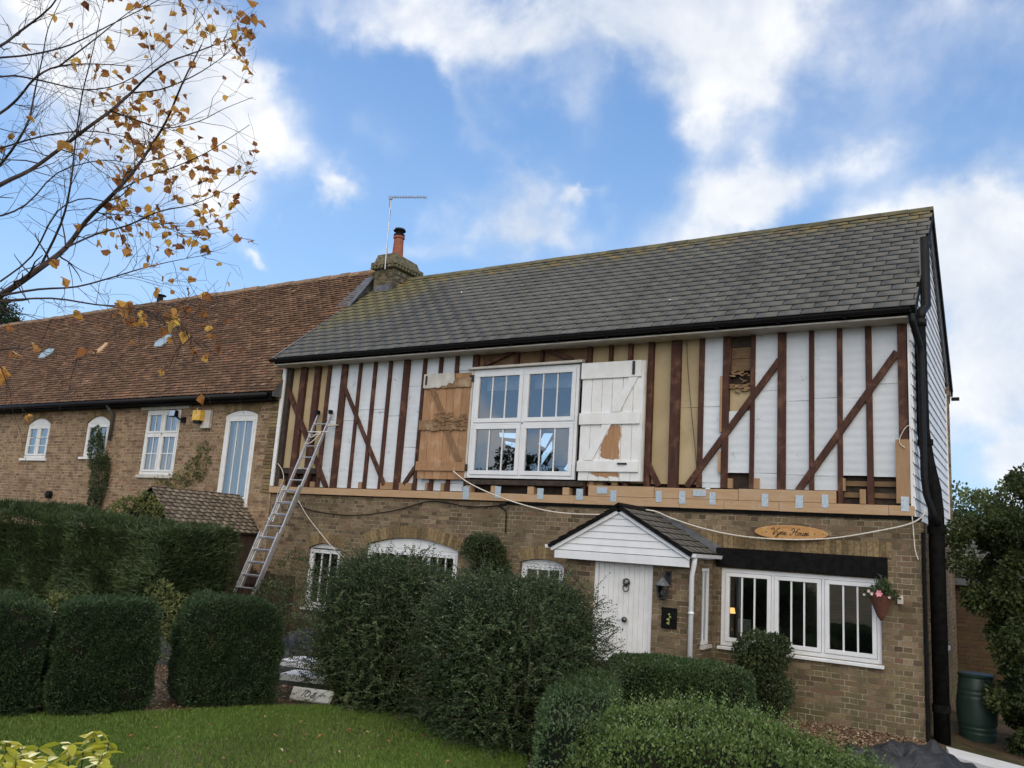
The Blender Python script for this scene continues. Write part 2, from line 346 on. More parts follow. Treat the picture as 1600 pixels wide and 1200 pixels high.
M['coton'] = leaf_mat('cotoneaster_leaf', [(0, (.024, .044, .018)), (.5, (.055, .085, .03)), (.85, (.095, .13, .048)), (1, (.17, .20, .11))])
M['box'] = leaf_mat('box_leaf', [(0, (.032, .058, .022)), (.5, (.058, .10, .036)), (.9, (.09, .145, .052)), (1, (.17, .21, .10))], .45)
M['hebe'] = leaf_mat('bright_leaf', [(0, (.055, .09, .022)), (.5, (.10, .165, .042)), (.9, (.16, .24, .065)), (1, (.30, .34, .13))], .45)
M['treeleaf'] = leaf_mat('tree_leaf', [(0, (.02, .036, .012)), (.5, (.045, .068, .02)), (.9, (.085, .105, .03)), (1, (.17, .17, .05))])
M['farleaf'] = leaf_mat('far_leaf', [(0, (.05, .08, .03)), (.6, (.10, .14, .05)), (1, (.2, .24, .09))])
M['darktree'] = leaf_mat('dark_tree_leaf', [(0, (.012, .025, .01)), (.6, (.025, .045, .015)), (1, (.05, .07, .025))])
M['climber'] = leaf_mat('climber_leaf', [(0, (.02, .035, .018)), (.5, (.045, .07, .028)), (.9, (.09, .12, .045)), (1, (.18, .2, .08))])
M['weed'] = leaf_mat('weed_leaf', [(0, (.05, .06, .02)), (.5, (.12, .14, .04)), (1, (.3, .3, .1))])
M['yellowleaf'] = leaf_mat('yellow_leaf', [(0, (.28, .32, .03)), (.5, (.5, .5, .05)), (1, (.68, .6, .1))], .5, .4)
M['autumn'] = leaf_mat('autumn_leaf', [(0, (.16, .06, .03)), (.3, (.33, .14, .05)), (.65, (.52, .27, .07)), (1, (.72, .46, .10))], .6, .55)
M['grass'] = leaf_mat('grass_blade', [(0, (.08, .135, .02)), (.5, (.13, .22, .036)), (.93, (.19, .29, .055)), (1, (.34, .33, .13))], .6, .3)
M['chip'] = leaf_mat('bark_chip', [(0, (.05, .03, .018)), (.5, (.16, .09, .05)), (.85, (.28, .19, .11)), (1, (.5, .42, .32))], .9, 0)
M['bark'] = simple('birch_bark', (.06, .05, .048), (.025, .02, .02), .9, 30, bump=.5)
M['twig'] = simple('twig', (.05, .033, .026), (.025, .016, .013), .9, 20)
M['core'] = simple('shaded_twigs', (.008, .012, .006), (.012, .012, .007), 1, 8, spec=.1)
M['petal'] = simple('pink_petal', (.75, .22, .30), (.8, .4, .45), .6, 60)
M['petal_pale'] = simple('pale_petal', (.7, .6, .55), (.5, .35, .4), .6, 60)

def ground_mat():
    t = NT('soil_gravel')
    n = t.noise(60, 5, .75)
    col = t.cramp(n, [(.3, (.045, .03, .018)), (.45, (.11, .075, .045)), (.58, (.19, .14, .09)), (.72, (.38, .31, .23))])
    col = t.mix(t.ramp(t.noise(1.2, 5), .45, .62, 0, .85), col, (.05, .055, .022))
    t.bump(n, .8, .03); return t.set(col, .95, spec=.15)
M['soil'] = ground_mat()
def lawn_mat():
    t = NT('lawn_grass')
    col = t.mix(t.ramp(t.noise(45, 4, .7), .35, .65), (.075, .13, .02), (.12, .19, .033))
    col = t.mix(t.ramp(t.noise(1.3, 6, .7), .45, .66, 0, .8), col, (.085, .085, .03))
    t.bump(t.noise(120, 3, .7), .7, .02); return t.set(col, .9, spec=.15)
M['lawn'] = lawn_mat()

# ------------------------------------------------------------ mesh helpers
class MB:
    def __init__(s): s.v = []; s.f = []
    def add(s, v, f):
        o = len(s.v); s.v += [tuple(map(float, p)) for p in v]; s.f += [tuple(i+o for i in q) for q in f]; return s
    def box(s, x0, x1, y0, y1, z0, z1):
        return s.add([(x0, y0, z0), (x1, y0, z0), (x1, y1, z0), (x0, y1, z0), (x0, y0, z1), (x1, y0, z1), (x1, y1, z1), (x0, y1, z1)],
                     [(0, 3, 2, 1), (4, 5, 6, 7), (0, 1, 5, 4), (1, 2, 6, 5), (2, 3, 7, 6), (3, 0, 4, 7)])
    def hexa(s, p): return s.add(p, [(0, 3, 2, 1), (4, 5, 6, 7), (0, 1, 5, 4), (1, 2, 6, 5), (2, 3, 7, 6), (3, 0, 4, 7)])
    def prism(s, poly, y0, y1):                       # polygon in (x, z) given counter-clockwise seen from the front (-y)
        n = len(poly); v = [(x, y0, z) for x, z in poly]+[(x, y1, z) for x, z in poly]
        return s.add(v, [tuple(range(n)), tuple(range(2*n-1, n-1, -1))]+[((i+1) % n, i, i+n, (i+1) % n+n) for i in range(n)])
    def prismx(s, poly, x0, x1):
        n = len(poly); v = [(x0, y, z) for y, z in poly]+[(x1, y, z) for y, z in poly]
        return s.add(v, [tuple(range(n-1, -1, -1)), tuple(range(n, 2*n))]+[(i, (i+1) % n, (i+1) % n+n, i+n) for i in range(n)])
    def bar(s, a, b, w, h, up=(0, 0, 1)):              # oriented bar from a to b
        a = Vector(a); b = Vector(b); d = (b-a).normalized(); r = d.cross(Vector(up))
        if r.length < 1e-4: r = d.cross(Vector((1, 0, 0)))
        r.normalize(); u = r.cross(d); r *= w/2; u *= h/2
        return s.hexa([a-r-u, a+r-u, b+r-u, b-r-u, a-r+u, a+r+u, b+r+u, b-r+u])
    def tube(s, pts, r, n=8, cap=True):
        pts = [Vector(p) for p in pts]; rs = r if isinstance(r, (list, tuple)) else [r]*len(pts)
        o = len(s.v); prev = None
        for i, p in enumerate(pts):
            d = (pts[min(i+1, len(pts)-1)]-pts[max(i-1, 0)])
            if d.length < 1e-9: d = Vector((0, 0, 1))
            d.normalize()
            a = prev if prev is not None else (Vector((0, 0, 1)) if abs(d.z) < .9 else Vector((1, 0, 0)))
            a = (a-d*a.dot(d))
            if a.length < 1e-6: a = d.orthogonal()
            a.normalize(); prev = a; b = d.cross(a)
            for k in range(n):
                t = 2*math.pi*k/n; q = p+(a*math.cos(t)+b*math.sin(t))*rs[i]; s.v.append(tuple(q))
        for i in range(len(pts)-1):
            for k in range(n):
                s.f.append((o+i*n+k, o+i*n+(k+1) % n, o+(i+1)*n+(k+1) % n, o+(i+1)*n+k))
        if cap: s.f.append(tuple(o+k for k in range(n-1, -1, -1))); s.f.append(tuple(o+(len(pts)-1)*n+k for k in range(n)))
        return s
    def lathe(s, c, prof, n=24, cap=True):             # prof: (radius, z)
        return s.tube([(c[0], c[1], c[2]+z) for r, z in prof], [max(r, 1e-4) for r, z in prof], n, cap)
    def ball(s, c, r, n=10, sz=1.0):
        return s.lathe(c, [(r*math.sin(math.pi*i/n), -r*sz*math.cos(math.pi*i/n)) for i in range(n+1)], n*2, False)
def finish(o, parent, label=None, cat=None, group=None, kind=None, smooth=False):
    COL.objects.link(o)
    if parent is not None: o.parent = parent
    if label: o['label'] = label
    if cat: o['category'] = cat
    if group: o['group'] = group
    if kind: o['kind'] = kind
    return o
def wloc(p):
    v = Vector((0, 0, 0))
    while p is not None: v = v+p.location; p = p.parent
    return v
def build(name, mb, mat, parent=None, smooth=False, bevel=0.0, **k):
    me = bpy.data.meshes.new(name); org = wloc(parent)
    if parent is None and 'origin' in k: org = Vector(k.pop('origin'))
    v = [(p[0]-org[0], p[1]-org[1], p[2]-org[2]) for p in mb.v]
    me.from_pydata(v, [], mb.f); me.materials.append(M[mat] if isinstance(mat, str) else mat)
    if smooth: me.polygons.foreach_set('use_smooth', [True]*len(me.polygons))
    o = bpy.data.objects.new(name, me)
    if parent is None: o.location = org
    finish(o, parent, **k)
    if bevel:
        b = o.modifiers.new('bevel', 'BEVEL'); b.width = bevel; b.segments = 2; b.limit_method = 'ANGLE'
    return o
def empty(name, loc, label, cat, group=None):
    o = bpy.data.objects.new(name, None); o.location = loc; o.empty_display_size = .2
    return finish(o, None, label, cat, group)
def np_mesh(name, V, F, mat, parent=None, rnd=None, origin=(0, 0, 0), mat2=None, midx=None, **k):
    org = np.array(wloc(parent)) if parent is not None else np.array(origin, float)
    me = bpy.data.meshes.new(name); V = np.asarray(V, np.float32)-org.astype(np.float32); F = np.asarray(F, np.int32); nf, q = F.shape
    me.vertices.add(len(V)); me.vertices.foreach_set('co', V.ravel()); me.loops.add(nf*q); me.loops.foreach_set('vertex_index', F.ravel())
    me.polygons.add(nf); me.polygons.foreach_set('loop_start', np.arange(0, nf*q, q, dtype=np.int32)); me.polygons.foreach_set('loop_total', np.full(nf, q, np.int32))
    if rnd is not None:
        a = me.attributes.new('rnd', 'FLOAT', 'FACE'); a.data.foreach_set('value', np.asarray(rnd, np.float32))
    me.update(calc_edges=True); me.materials.append(M[mat])
    if mat2: me.materials.append(M[mat2]); me.polygons.foreach_set('material_index', np.asarray(midx, np.int32))
    o = bpy.data.objects.new(name, me)
    if parent is None: o.location = tuple(org)
    return finish(o, parent, **k)
def unit(a): return a/np.maximum(np.linalg.norm(a, axis=-1, keepdims=True), 1e-9)
def leaf_geo(P, D, Ln, W, bend=.25):
    """diamond leaves: base P, growth direction D, length Ln, width W"""
    n = len(P); r = RNG.normal(size=(n, 3)); S = unit(np.cross(D, r)); N = np.cross(S, D)
    Ln = np.broadcast_to(np.asarray(Ln, float), (n,))[:, None]; W = np.broadcast_to(np.asarray(W, float), (n,))[:, None]
    mid = P+D*Ln*.45+N*Ln*bend*.3
    V = np.stack([P, mid+S*W*.5, P+D*Ln, mid-S*W*.5], 1).reshape(-1, 3)
    return V, np.arange(4*n).reshape(n, 4)
def leaf_geo6(P, D, Ln, W):
    n = len(P); S = unit(np.cross(D, RNG.normal(size=(n, 3))*.4+[0, 0, 1.])); N = np.cross(S, D); Ln = np.broadcast_to(np.asarray(Ln, float), (n,))[:, None]; W = np.broadcast_to(np.asarray(W, float), (n,))[:, None]; c = RNG.uniform(-.05, .35, (n, 1))
    def q(a, b, h): return P+D*Ln*a+S*W*b-N*Ln*(c*a*a)+N*W*h
    V = np.stack([q(0, 0, 0), q(.25, .36, .12), q(.25, 0, 0), q(.25, -.36, .12), q(.6, .42, .12), q(.6, 0, 0), q(.6, -.42, .12), q(1, 0, 0)], 1).reshape(-1, 3); b = (np.arange(n)*8)[:, None]
    F = np.concatenate([b+np.array([[2, 1, 4, 5]]), b+np.array([[3, 2, 5, 6]])]); T = np.concatenate([b+np.array([[0, 1, 2]]), b+np.array([[0, 2, 3]]), b+np.array([[5, 4, 7]]), b+np.array([[6, 5, 7]])])
    return V, F, T
def round_leaves(name, P, D, Ln, W, mat, parent):
    V, F, T = leaf_geo6(P, unit(D), Ln, W); org = np.array(wloc(parent)); me = bpy.data.meshes.new(name); n = len(P); r = RNG.random(n)
    me.from_pydata([tuple(v) for v in V-org], [], [tuple(map(int, f)) for f in F]+[tuple(map(int, f)) for f in T]); a = me.attributes.new('rnd', 'FLOAT', 'FACE'); a.data.foreach_set('value', np.concatenate([r]*6).astype(np.float32)); me.materials.append(M[mat])
    me.polygons.foreach_set('use_smooth', [True]*len(me.polygons)); return finish(bpy.data.objects.new(name, me), parent)
def leaves(name, P, D, Ln, W, mat, parent, rnd=None, **k):
    V, F = leaf_geo(P, unit(D), Ln, W); rnd = RNG.random(len(P)) if rnd is None else rnd
    return np_mesh(name, V, F, mat, parent, rnd, **k)
def snoise(P, f, seed=0):
    """cheap smooth pseudo noise in -1..1 for shaping crowns"""
    r = np.random.default_rng(seed); o = np.zeros(len(P))
    for i in range(6):
        k = r.normal(size=3)*f*(1+.35*i); o += np.sin(P@k+r.random()*6.28)
    return o/3.2

# ------------------------------------------------------------ walls with openings (plane y = const, in x-z)
def arch_z(op, x):
    x0, x1, zs, rise = op['x0'], op['x1'], op['z1'], op.get('rise', 0)
    if rise <= 0: return zs
    t = (x-x0)/(x1-x0)*2-1; return zs+rise*(1-t*t)
def wall(mb, x0, x1, z0, z1, y, ops, depth=.11, flip=False):
    xs = {x0, x1}
    for o in ops:
        n = 12 if o.get('rise', 0) > 0 else 1
        for i in range(n+1): xs.add(round(o['x0']+(o['x1']-o['x0'])*i/n, 5))
    xs = sorted(v for v in xs if x0-1e-6 <= v <= x1+1e-6)
    for a, b in zip(xs, xs[1:]):
        m = (a+b)/2; cur = [(z0, z0)]; cov = sorted([o for o in ops if o['x0'] < m < o['x1']], key=lambda o: o['z0'])
        lo = (z0, z0)
        for o in cov+[None]:
            hi = (z1, z1) if o is None else (o['z0'], o['z0'])
            if hi[0] > lo[0]+1e-5 or hi[1] > lo[1]+1e-5: mb.add([(a, y, lo[0]), (b, y, lo[1]), (b, y, hi[1]), (a, y, hi[0])], [(0, 1, 2, 3)])
            if o is not None:
                ta, tb = arch_z(o, a), arch_z(o, b); s = 1 if not flip else -1
                mb.add([(a, y, ta), (b, y, tb), (b, y+depth*s, tb), (a, y+depth*s, ta)], [(0, 1, 2, 3)])
                mb.add([(a, y, o['z0']), (b, y, o['z0']), (b, y+depth*s, o['z0']), (a, y+depth*s, o['z0'])], [(0, 3, 2, 1)])
                lo = (ta, tb)
    for o in ops:
        s = 1 if not flip else -1
        for x in (o['x0'], o['x1']):
            mb.add([(x, y, o['z0']), (x, y+depth*s, o['z0']), (x, y+depth*s, o['z1']), (x, y, o['z1'])], [(0, 1, 2, 3)])
def arch_bricks(name, o, parent, y, h=.21, mat='arch_brick', w=.075):
    mb = MB(); n = int((o['x1']-o['x0']+.1)/w); c = (o['x0']+o['x1'])/2
    R = ((o['x1']-o['x0'])**2/4+o['rise']**2)/(2*o['rise']); zc = o['z1']+o['rise']-R; am = math.asin(((o['x1']-o['x0'])/2)/R)*1.04
    for i in range(n):
        a0 = -am+2*am*i/n+.004/R; a1 = -am+2*am*(i+1)/n-.004/R; r0 = R+.002; r1 = R+h+random.uniform(-.008, .008); d = random.uniform(.003, .009)
        mb.prism([(c+r0*math.sin(a0), zc+r0*math.cos(a0)), (c+r0*math.sin(a1), zc+r0*math.cos(a1)), (c+r1*math.sin(a1), zc+r1*math.cos(a1)), (c+r1*math.sin(a0), zc+r1*math.cos(a0))], y-d, y+.02)
    build(name, mb, mat, parent)

def window(parent, o, y, lights=2, bars_v=2, bars_h=0, rec=.06, fr=.065, sash=.045, head=0, transom=None, sill=.0, sill_h=.05, curtain=False, back='room', mat='upvc', depth=.5, sillmat=None, hide=None, name='window', label=None):
    """one casement window: frame mesh with children glass_pane, glazing_bar, sill, curtain, interior"""
    x0, x1, z0, z1 = o['x0'], o['x1'], o['z0'], o['z1']; rise = o.get('rise', 0); yf = y+rec
    f = MB(); bf, bb = yf, yf+.06
    f.box(x0, x1, bf, bb, z0, z0+fr)
    f.box(x0, x0+fr, bf, bb, z0+fr, z1-head); f.box(x1-fr, x1, bf, bb, z0+fr, z1-head)
    zt = z1-head
    if rise > 0 or head > 0:
        n = 12; top = [(x0+(x1-x0)*i/n, arch_z(o, x0+(x1-x0)*i/n)-.003) for i in range(n, -1, -1)]
        f.prism([(x0, zt-fr*.2), (x1, zt-fr*.2)]+top, bf+.004, bb)
        f.box(x0+fr, x1-fr, bf+.012, bb, zt-fr, zt-fr*.2)
    else: f.box(x0, x1, bf, bb, zt, zt+.0001) if False else f.box(x0+fr, x1-fr, bf, bb, zt-fr, zt)
    rows = [(z0+fr, zt-fr)] if transom is None else [(z0+fr, transom-fr*.35), (transom+fr*.35, zt-fr)]
    if transom is not None: f.box(x0+fr, x1-fr, bf, bb, transom-fr*.35, transom+fr*.35)
    W = (x1-x0-2*fr); gbs = []; gl = MB(); sm = MB()
    for i in range(lights):
        a = x0+fr+W*i/lights; b = x0+fr+W*(i+1)/lights
        if i: f.box(a-fr*.35, a+fr*.35, bf, bb, rows[0][0], rows[-1][1])
        for ri, (r0, r1) in enumerate(rows):
            aa = a+(fr*.35 if i else 0)+.004; bb2 = b-(fr*.35 if i < lights-1 else 0)-.004; c0 = r0+.004; c1 = r1-.004
            for q in ((aa, bb2, c0, c0+sash), (aa, bb2, c1-sash, c1), (aa, aa+sash, c0+sash, c1-sash), (bb2-sash, bb2, c0+sash, c1-sash)):
                sm.box(q[0], q[1], yf-.014, yf+.045, q[2], q[3])
            gx0, gx1, gz0, gz1 = aa+sash, bb2-sash, c0+sash, c1-sash
            gl.add([(gx0-.005, yf+.022, gz0-.005), (gx1+.005, yf+.022, gz0-.005), (gx1+.005, yf+.022, gz1+.005), (gx0-.005, yf+.022, gz1+.005)], [(0, 1, 2, 3)])
            nb = bars_v[ri] if isinstance(bars_v, (list, tuple)) else bars_v
            for k in range(nb):
                xb = gx0+(gx1-gx0)*(k+1)/(nb+1); gbs.append(MB().box(xb-.011, xb+.011, yf+.004, yf+.019, gz0, gz1))
            nh = bars_h[ri] if isinstance(bars_h, (list, tuple)) else bars_h
            for k in range(nh):
                zb = gz0+(gz1-gz0)*(k+1)/(nh+1); gbs.append(MB().box(gx0, gx1, yf+.0055, yf+.0175, zb-.010, zb+.010))
    root = build(name, f, mat, parent, bevel=.004, label=label)
    build('sash', sm, mat, root, bevel=.004)
    for gb in gbs: build('glazing_bar', gb, mat, root)
    build('glass_pane', gl, 'glass', root)
    if sill:
        s = MB().hexa([(x0-sill, y-.05, z0-sill_h), (x1+sill, y-.05, z0-sill_h), (x1+sill, y+rec+.05, z0-sill_h), (x0-sill, y+rec+.05, z0-sill_h),
                       (x0-sill, y-.05, z0-.012), (x1+sill, y-.05, z0-.012), (x1+sill, y+rec-.001, z0-.001), (x0-sill, y+rec-.001, z0-.001)])
        build('sill', s, sillmat or mat, root, bevel=.004)
    if curtain:
        cm = MB(); n = int((x1-x0)/.035); yy = yf+.16
        for i in range(n+1):
            x = x0+(x1-x0)*i/n; yw = yy+.03*math.sin(i*1.1)+.012*math.sin(i*2.3); cm.v += [(x, yw, z0+.03), (x, yw, z1+rise)]
            if i: k = 2*i; cm.f.append((k-2, k, k+1, k-1))
        build('curtain', cm, 'curtain', root, smooth=True)
    if back:
        bx = MB(); e = .25; y1 = yf+.062; y2 = y1+depth
        p = [(x0-e, z0-e), (x1+e, z0-e), (x1+e, z1+rise+e*.4), (x0-e, z1+rise+e*.4)]
        v = [(a, y1, b) for a, b in p]+[(a, y2, b) for a, b in p]
        bx.add(v, [(0, 1, 5, 4), (1, 2, 6, 5), (2, 3, 7, 6), (3, 0, 4, 7), (4, 5, 6, 7)])
        build('room_recess', bx, back, root)
    return root

# ================================================================= MAIN HOUSE
def p3(u, w, y=0.0): return PY(700+.3*u, 500+.3*w, y)
def p4(u, w, y=0.0): return PY(1020+.3*u, 480+.3*w, y)
def p2(u, w, y=0.0): return PY(400+u/3, 480+w/3, y)
HX0, HX1, HD = -13.62, -1.27, 5.3
EY, EZ, SL, RY = -.38, 5.62, .84, 2.75
RZ = EZ+SL*(RY-EY)
house = empty('timber_house', (-7.4, 0, 0), 'two storey brick house with grey slate roof, its upper timber frame stripped bare', 'house')
ops = dict(r=dict(x0=-3.97, x1=-1.78, z0=.84, z1=1.95), l1=dict(x0=-12.39, x1=-11.52, z0=.6, z1=1.74, rise=.11),
           l2=dict(x0=-10.88, x1=-8.74, z0=.6, z1=1.9, rise=.17), m=dict(x0=-7.44, x1=-6.6, z0=.8, z1=1.80, rise=.07))
w = MB(); wall(w, HX0, HX1, -.3, 2.79, 0, list(ops.values()))
build('brick_wall', w, 'brick', house)
tmp = MB(); sop = dict(x0=2.35, x1=3.1, z0=.95, z1=1.95, rise=.07); wall(tmp, 0, HD, -.4, 2.75, 0, [sop])
w = MB(); w.v = [(HX1-b, a, c) for a, b, c in tmp.v]; w.f = tmp.f
build('side_brick_wall', w, 'brick_side', house)
f = MB(); f.box(HX1-.1, HX1-.04, 2.35, 3.1, .95, 1.0); f.box(HX1-.1, HX1-.04, 2.35, 2.42, 1.0, 2.01); f.box(HX1-.1, HX1-.04, 3.03, 3.1, 1.0, 2.01); f.box(HX1-.1, HX1-.04, 2.42, 3.03, 1.93, 2.01)
f.box(HX1-.1, HX1-.045, 2.7, 2.75, 1.0, 1.93)
sw = build('window', f, 'upvc', house, label='narrow white side window beyond the black pipe'); build('glass_pane', MB().add([(HX1-.07, 2.42, 1), (HX1-.07, 3.03, 1), (HX1-.07, 3.03, 1.93), (HX1-.07, 2.42, 1.93)], [(0, 1, 2, 3)]), 'glass', sw)
build('sill', MB().box(HX1-.1, HX1+.06, 2.3, 3.15, .89, .95), 'upvc', sw)
build('room_recess', MB().box(HX1-.6, HX1-.11, 2.2, 3.3, .8, 2.2), 'room', sw)
# arches over the lower windows
for k, h in (('l1', .2), ('l2', .22), ('m', .21)): arch_bricks('brick_arch', ops[k], house, 0, h)
mb = MB(); n = 34
for i in range(n):                                                # soldier course above the black lintel
    a = -4.35+2.72*i/n; mb.box(a+.005, a+.075, -.006-random.random()*.004, .03, 2.243, 2.243+.2+random.uniform(-.006, .006))
build('soldier_course', mb, 'arch_brick', house)
build('lintel', MB().box(-4.04, -1.69, -.035, .09, 1.962, 2.24), 'black_paint', house, bevel=.006)
build('damp_course', MB().box(-7.8, HX1+.01, -.03, -.001, 2.755, 2.80), 'black_paint', house)
window(house, ops['r'], 0, 3, 2, rec=.03, fr=.06, sash=.055, sill=.03, back=None, label='wide white three light window with dark panes under the black lintel')
window(house, ops['l1'], 0, 1, 2, rec=.06, fr=.06, sash=.04, head=-.02, sill=.02, label='narrow arched white window behind the shrub')
window(house, ops['l2'], 0, 3, 2, rec=.06, fr=.075, sash=.045, head=.02, sill=.02, curtain=False, label='wide arched white three light window behind the shrubs')
window(house, ops['m'], 0, 1, 2, rec=.06, fr=.065, sash=.04, head=.0, sill=.02, label='small arched white window left of the porch')
# living room behind the wide lower window
rm = MB(); X0, X1, Y0, Y1, Z0, Z1 = -4.9, -1.4, .16, 3.4, .1, 2.5
v = [(X0, Y0, Z0), (X1, Y0, Z0), (X1, Y0, Z1), (X0, Y0, Z1), (X0, Y1, Z0), (X1, Y1, Z0), (X1, Y1, Z1), (X0, Y1, Z1)]
rm.add(v, [(0, 1, 5, 4), (1, 2, 6, 5), (2, 3, 7, 6), (3, 0, 4, 7), (4, 5, 6, 7)])
build('room', rm, 'room', house)
# first floor room behind the big window: pale walls, skewed holes added in the rear panel for bright shapes in the panes
X0, X1, Y0, Y1, Z0, Z1 = -12.6, -5.9, .16, 4.9, 2.95, 5.75
rm = MB(); v = [(X0, Y0, Z0), (X1, Y0, Z0), (X1, Y0, Z1), (X0, Y0, Z1), (X0, Y1, Z0), (X1, Y1, Z0), (X1, Y1, Z1), (X0, Y1, Z1)]
rm.add(v, [(0, 1, 5, 4), (1, 2, 6, 5), (2, 3, 7, 6), (3, 0, 4, 7)])
build('upper_room', rm, 'room_light', house)
from mathutils.geometry import tessellate_polygon
def rear_panel(y, outer, holes, name, mat):
    loops = [[Vector((x, 0, z)) for x, z in l] for l in [outer]+holes]; flat = [q for l in loops for q in l]
    tr = tessellate_polygon(loops); m = MB(); m.add([(q.x, y, q.z) for q in flat], [tuple(t) for t in tr]); build(name, m, mat, house)
def hole(pts, y): return [(float(PY(u, w_, y)[0]), float(PY(u, w_, y)[2])) for u, w_ in pts]
holes = [hole([(841, 694), (850, 677), (864, 677), (852, 700)], 4.9), hole([(846, 712), (863, 688), (863, 702), (846, 726)], 4.9), hole([(781, 683), (780, 676), (812, 677), (811, 686)], 4.9), hole([(789, 689), (810, 693), (811, 703), (790, 694)], 4.9), hole([(881, 733), (891, 718), (891, 724), (885, 736)], 4.9)]
rear_panel(4.9, [(X0, Z0), (X1, Z0), (X1, Z1), (X0, Z1)], holes, 'upper_room_rear', 'room_light')
# rear wall is open behind that room so sky glows through the added holes
w = MB(); wall(w, HX0, HX1, -.3, 5.6, HD, [dict(x0=-12.2, x1=-5.9, z0=3.0, z1=5.5)], .1, True)
build('rear_wall', w, 'brick', house)
build('left_end_wall', MB().add([(HX0, 0, 2.78), (HX0, HD, 2.78), (HX0, HD, 5.6), (HX0, RY, RZ-.1), (HX0, 0, 5.6)], [(0, 1, 2, 3, 4)]), 'brick_chimney', house)

# timber storey ---------------------------------------------------------
ZB, ZT = 2.95, 5.55
studs = [(-13.55, -13.42, 'dark_wood'), (-13.15, -12.99), (-12.73, -12.59), (-12.37, -12.28), (-11.975, -11.82), (-11.51, -11.44), (-11.12, -11.04), (-10.73, -10.65), (-10.345, -10.2), (-9.88, -9.8), (-9.5, -9.42), (-9.12, -9.04), (-8.72, -8.6),
         (-7.82, -7.74), (-7.29, -7.23), (-6.36, -6.28), (-5.95, -5.89), (-5.6, -5.53), (-5.24, -5.15), (-4.84, -4.68), (-4.38, -4.30), (-4.0, -3.9), (-3.57, -3.505), (-3.16, -3.04), (-2.71, -2.64), (-2.32, -2.25), (-1.93, -1.85), (-1.515, -1.40)]
for s in studs:
    a, b = s[0], s[1]; m = s[2] if len(s) > 2 else 'stud'
    z0 = 5.27 if -8.5 < a < -6.4 else (3.0 if a in (-4.84, -3.16) else 2.945)
    if a > -6.0 and z0 == 2.945 and a < -2.4: z0 = 3.122
    if a in (-4.84, -3.16): z0 = 2.972
    yf = -.035 if (b-a) > .1 else -.028
    tl = random.uniform(-.006, .006)
    build('stud', MB().hexa([(a, yf, z0), (b, yf, z0), (b, .07, z0), (a, .07, z0), (a+tl, yf, ZT), (b+tl, yf, ZT), (b+tl, .07, ZT), (a+tl, .07, ZT)]), m, house, bevel=.005)
build('stud', MB().box(-3.9, -3.875, -.02, .05, 4.9, ZT), 'stud', house)
build('new_stud', MB().box(-4.03, -3.995, -.04, .05, 3.97, 4.85), 'new_wood_v', house)
build('new_stud', MB().box(-4.04, -4.0, -.035, .05, 3.35, 3.68), 'new_wood_v', house)
def brace(a, b, w=.085, y=-.04, mat='stud', name='brace'):
    dx, dz = b[0]-a[0], b[1]-a[1]; l = math.hypot(dx, dz); nx, nz = -dz/l*w/2, dx/l*w/2
    # ends cut along the studs / the sill they meet
    return build(name, MB().prism([(a[0]+nx, a[1]+nz), (a[0]-nx, a[1]-nz), (b[0]-nx, b[1]-nz), (b[0]+nx, b[1]+nz)], y, y+.05), mat, house, bevel=.004)
brace((-13.48, 5.02), (-12.07, 2.95), .1, -.043); brace((-11.89, 5.05), (-10.57, 3.03), .075); brace((-9.86, 3.38), (-10.09, 3.06), .07)
brace((-3.13, 5.06), (-4.53, 3.13), .095); brace((-1.52, 5.08), (-2.86, 3.11), .095); brace((-5.22, 3.55), (-4.99, 3.13), .085)
brace((-7.82, 5.5), (-8.45, 5.28), .07); brace((-7.23, 5.5), (-6.64, 5.28), .07)
build('corner_strip', MB().box(-13.66, -13.565, -.05, .05, 2.95, 5.46), 'white_paint', house)
build('corner_strip', MB().box(-1.385, -1.352, -.03, .06, 2.84, 5.5), 'clad', house)
build('new_post', MB().box(-1.56, -1.39, -.055, .03, 2.97, 3.84), 'new_wood_v', house, bevel=.004)
# sill plates
xs = [-13.66, -11.95, -9.2, -6.45, -4.62, -3.93, -3.12, -1.66, -1.345]
for a, b in zip(xs, xs[1:]): build('sill_plate', MB().box(a+.002, b-.002, -.06, .06, 2.805+random.uniform(-.004, .004), 2.94), 'new_wood', house, bevel=.004)
for a, b, z in ((-6.2, -5.05, 3.115), (-5.045, -3.72, 3.105), (-3.716, -2.335, 3.115)): build('packing_plate', MB().box(a+.002, b-.002, -.055, .04, 2.945, z), 'new_wood', house, bevel=.004)
for a, b, z in ((-12.52, -12.4, 3.06), (-11.22, -11.13, 3.08), (-10.66, -10.35, 3.09), (-10.2, -9.9, 3.085), (-9.58, -9.53, 3.1), (-9.22, -9.15, 3.1), (-13.45, -13.3, 3.1), (-3.89, -3.82, 3.27), (-3.5, -3.42, 3.28), (-2.03, -1.95, 3.13), (-2.25, -2.22, 3.3), (-6.2, -6.12, 3.23), (-5.8, -5.7, 3.2)):
    build('wood_block', MB().box(a, b, -.03, .04, 2.95 if z < 3.12 or a > -2.1 else (3.122 if a > -6 else 2.95), z+(.02 if a > -6 and z < 3.25 else 0)), 'new_wood_v', house, bevel=.003)
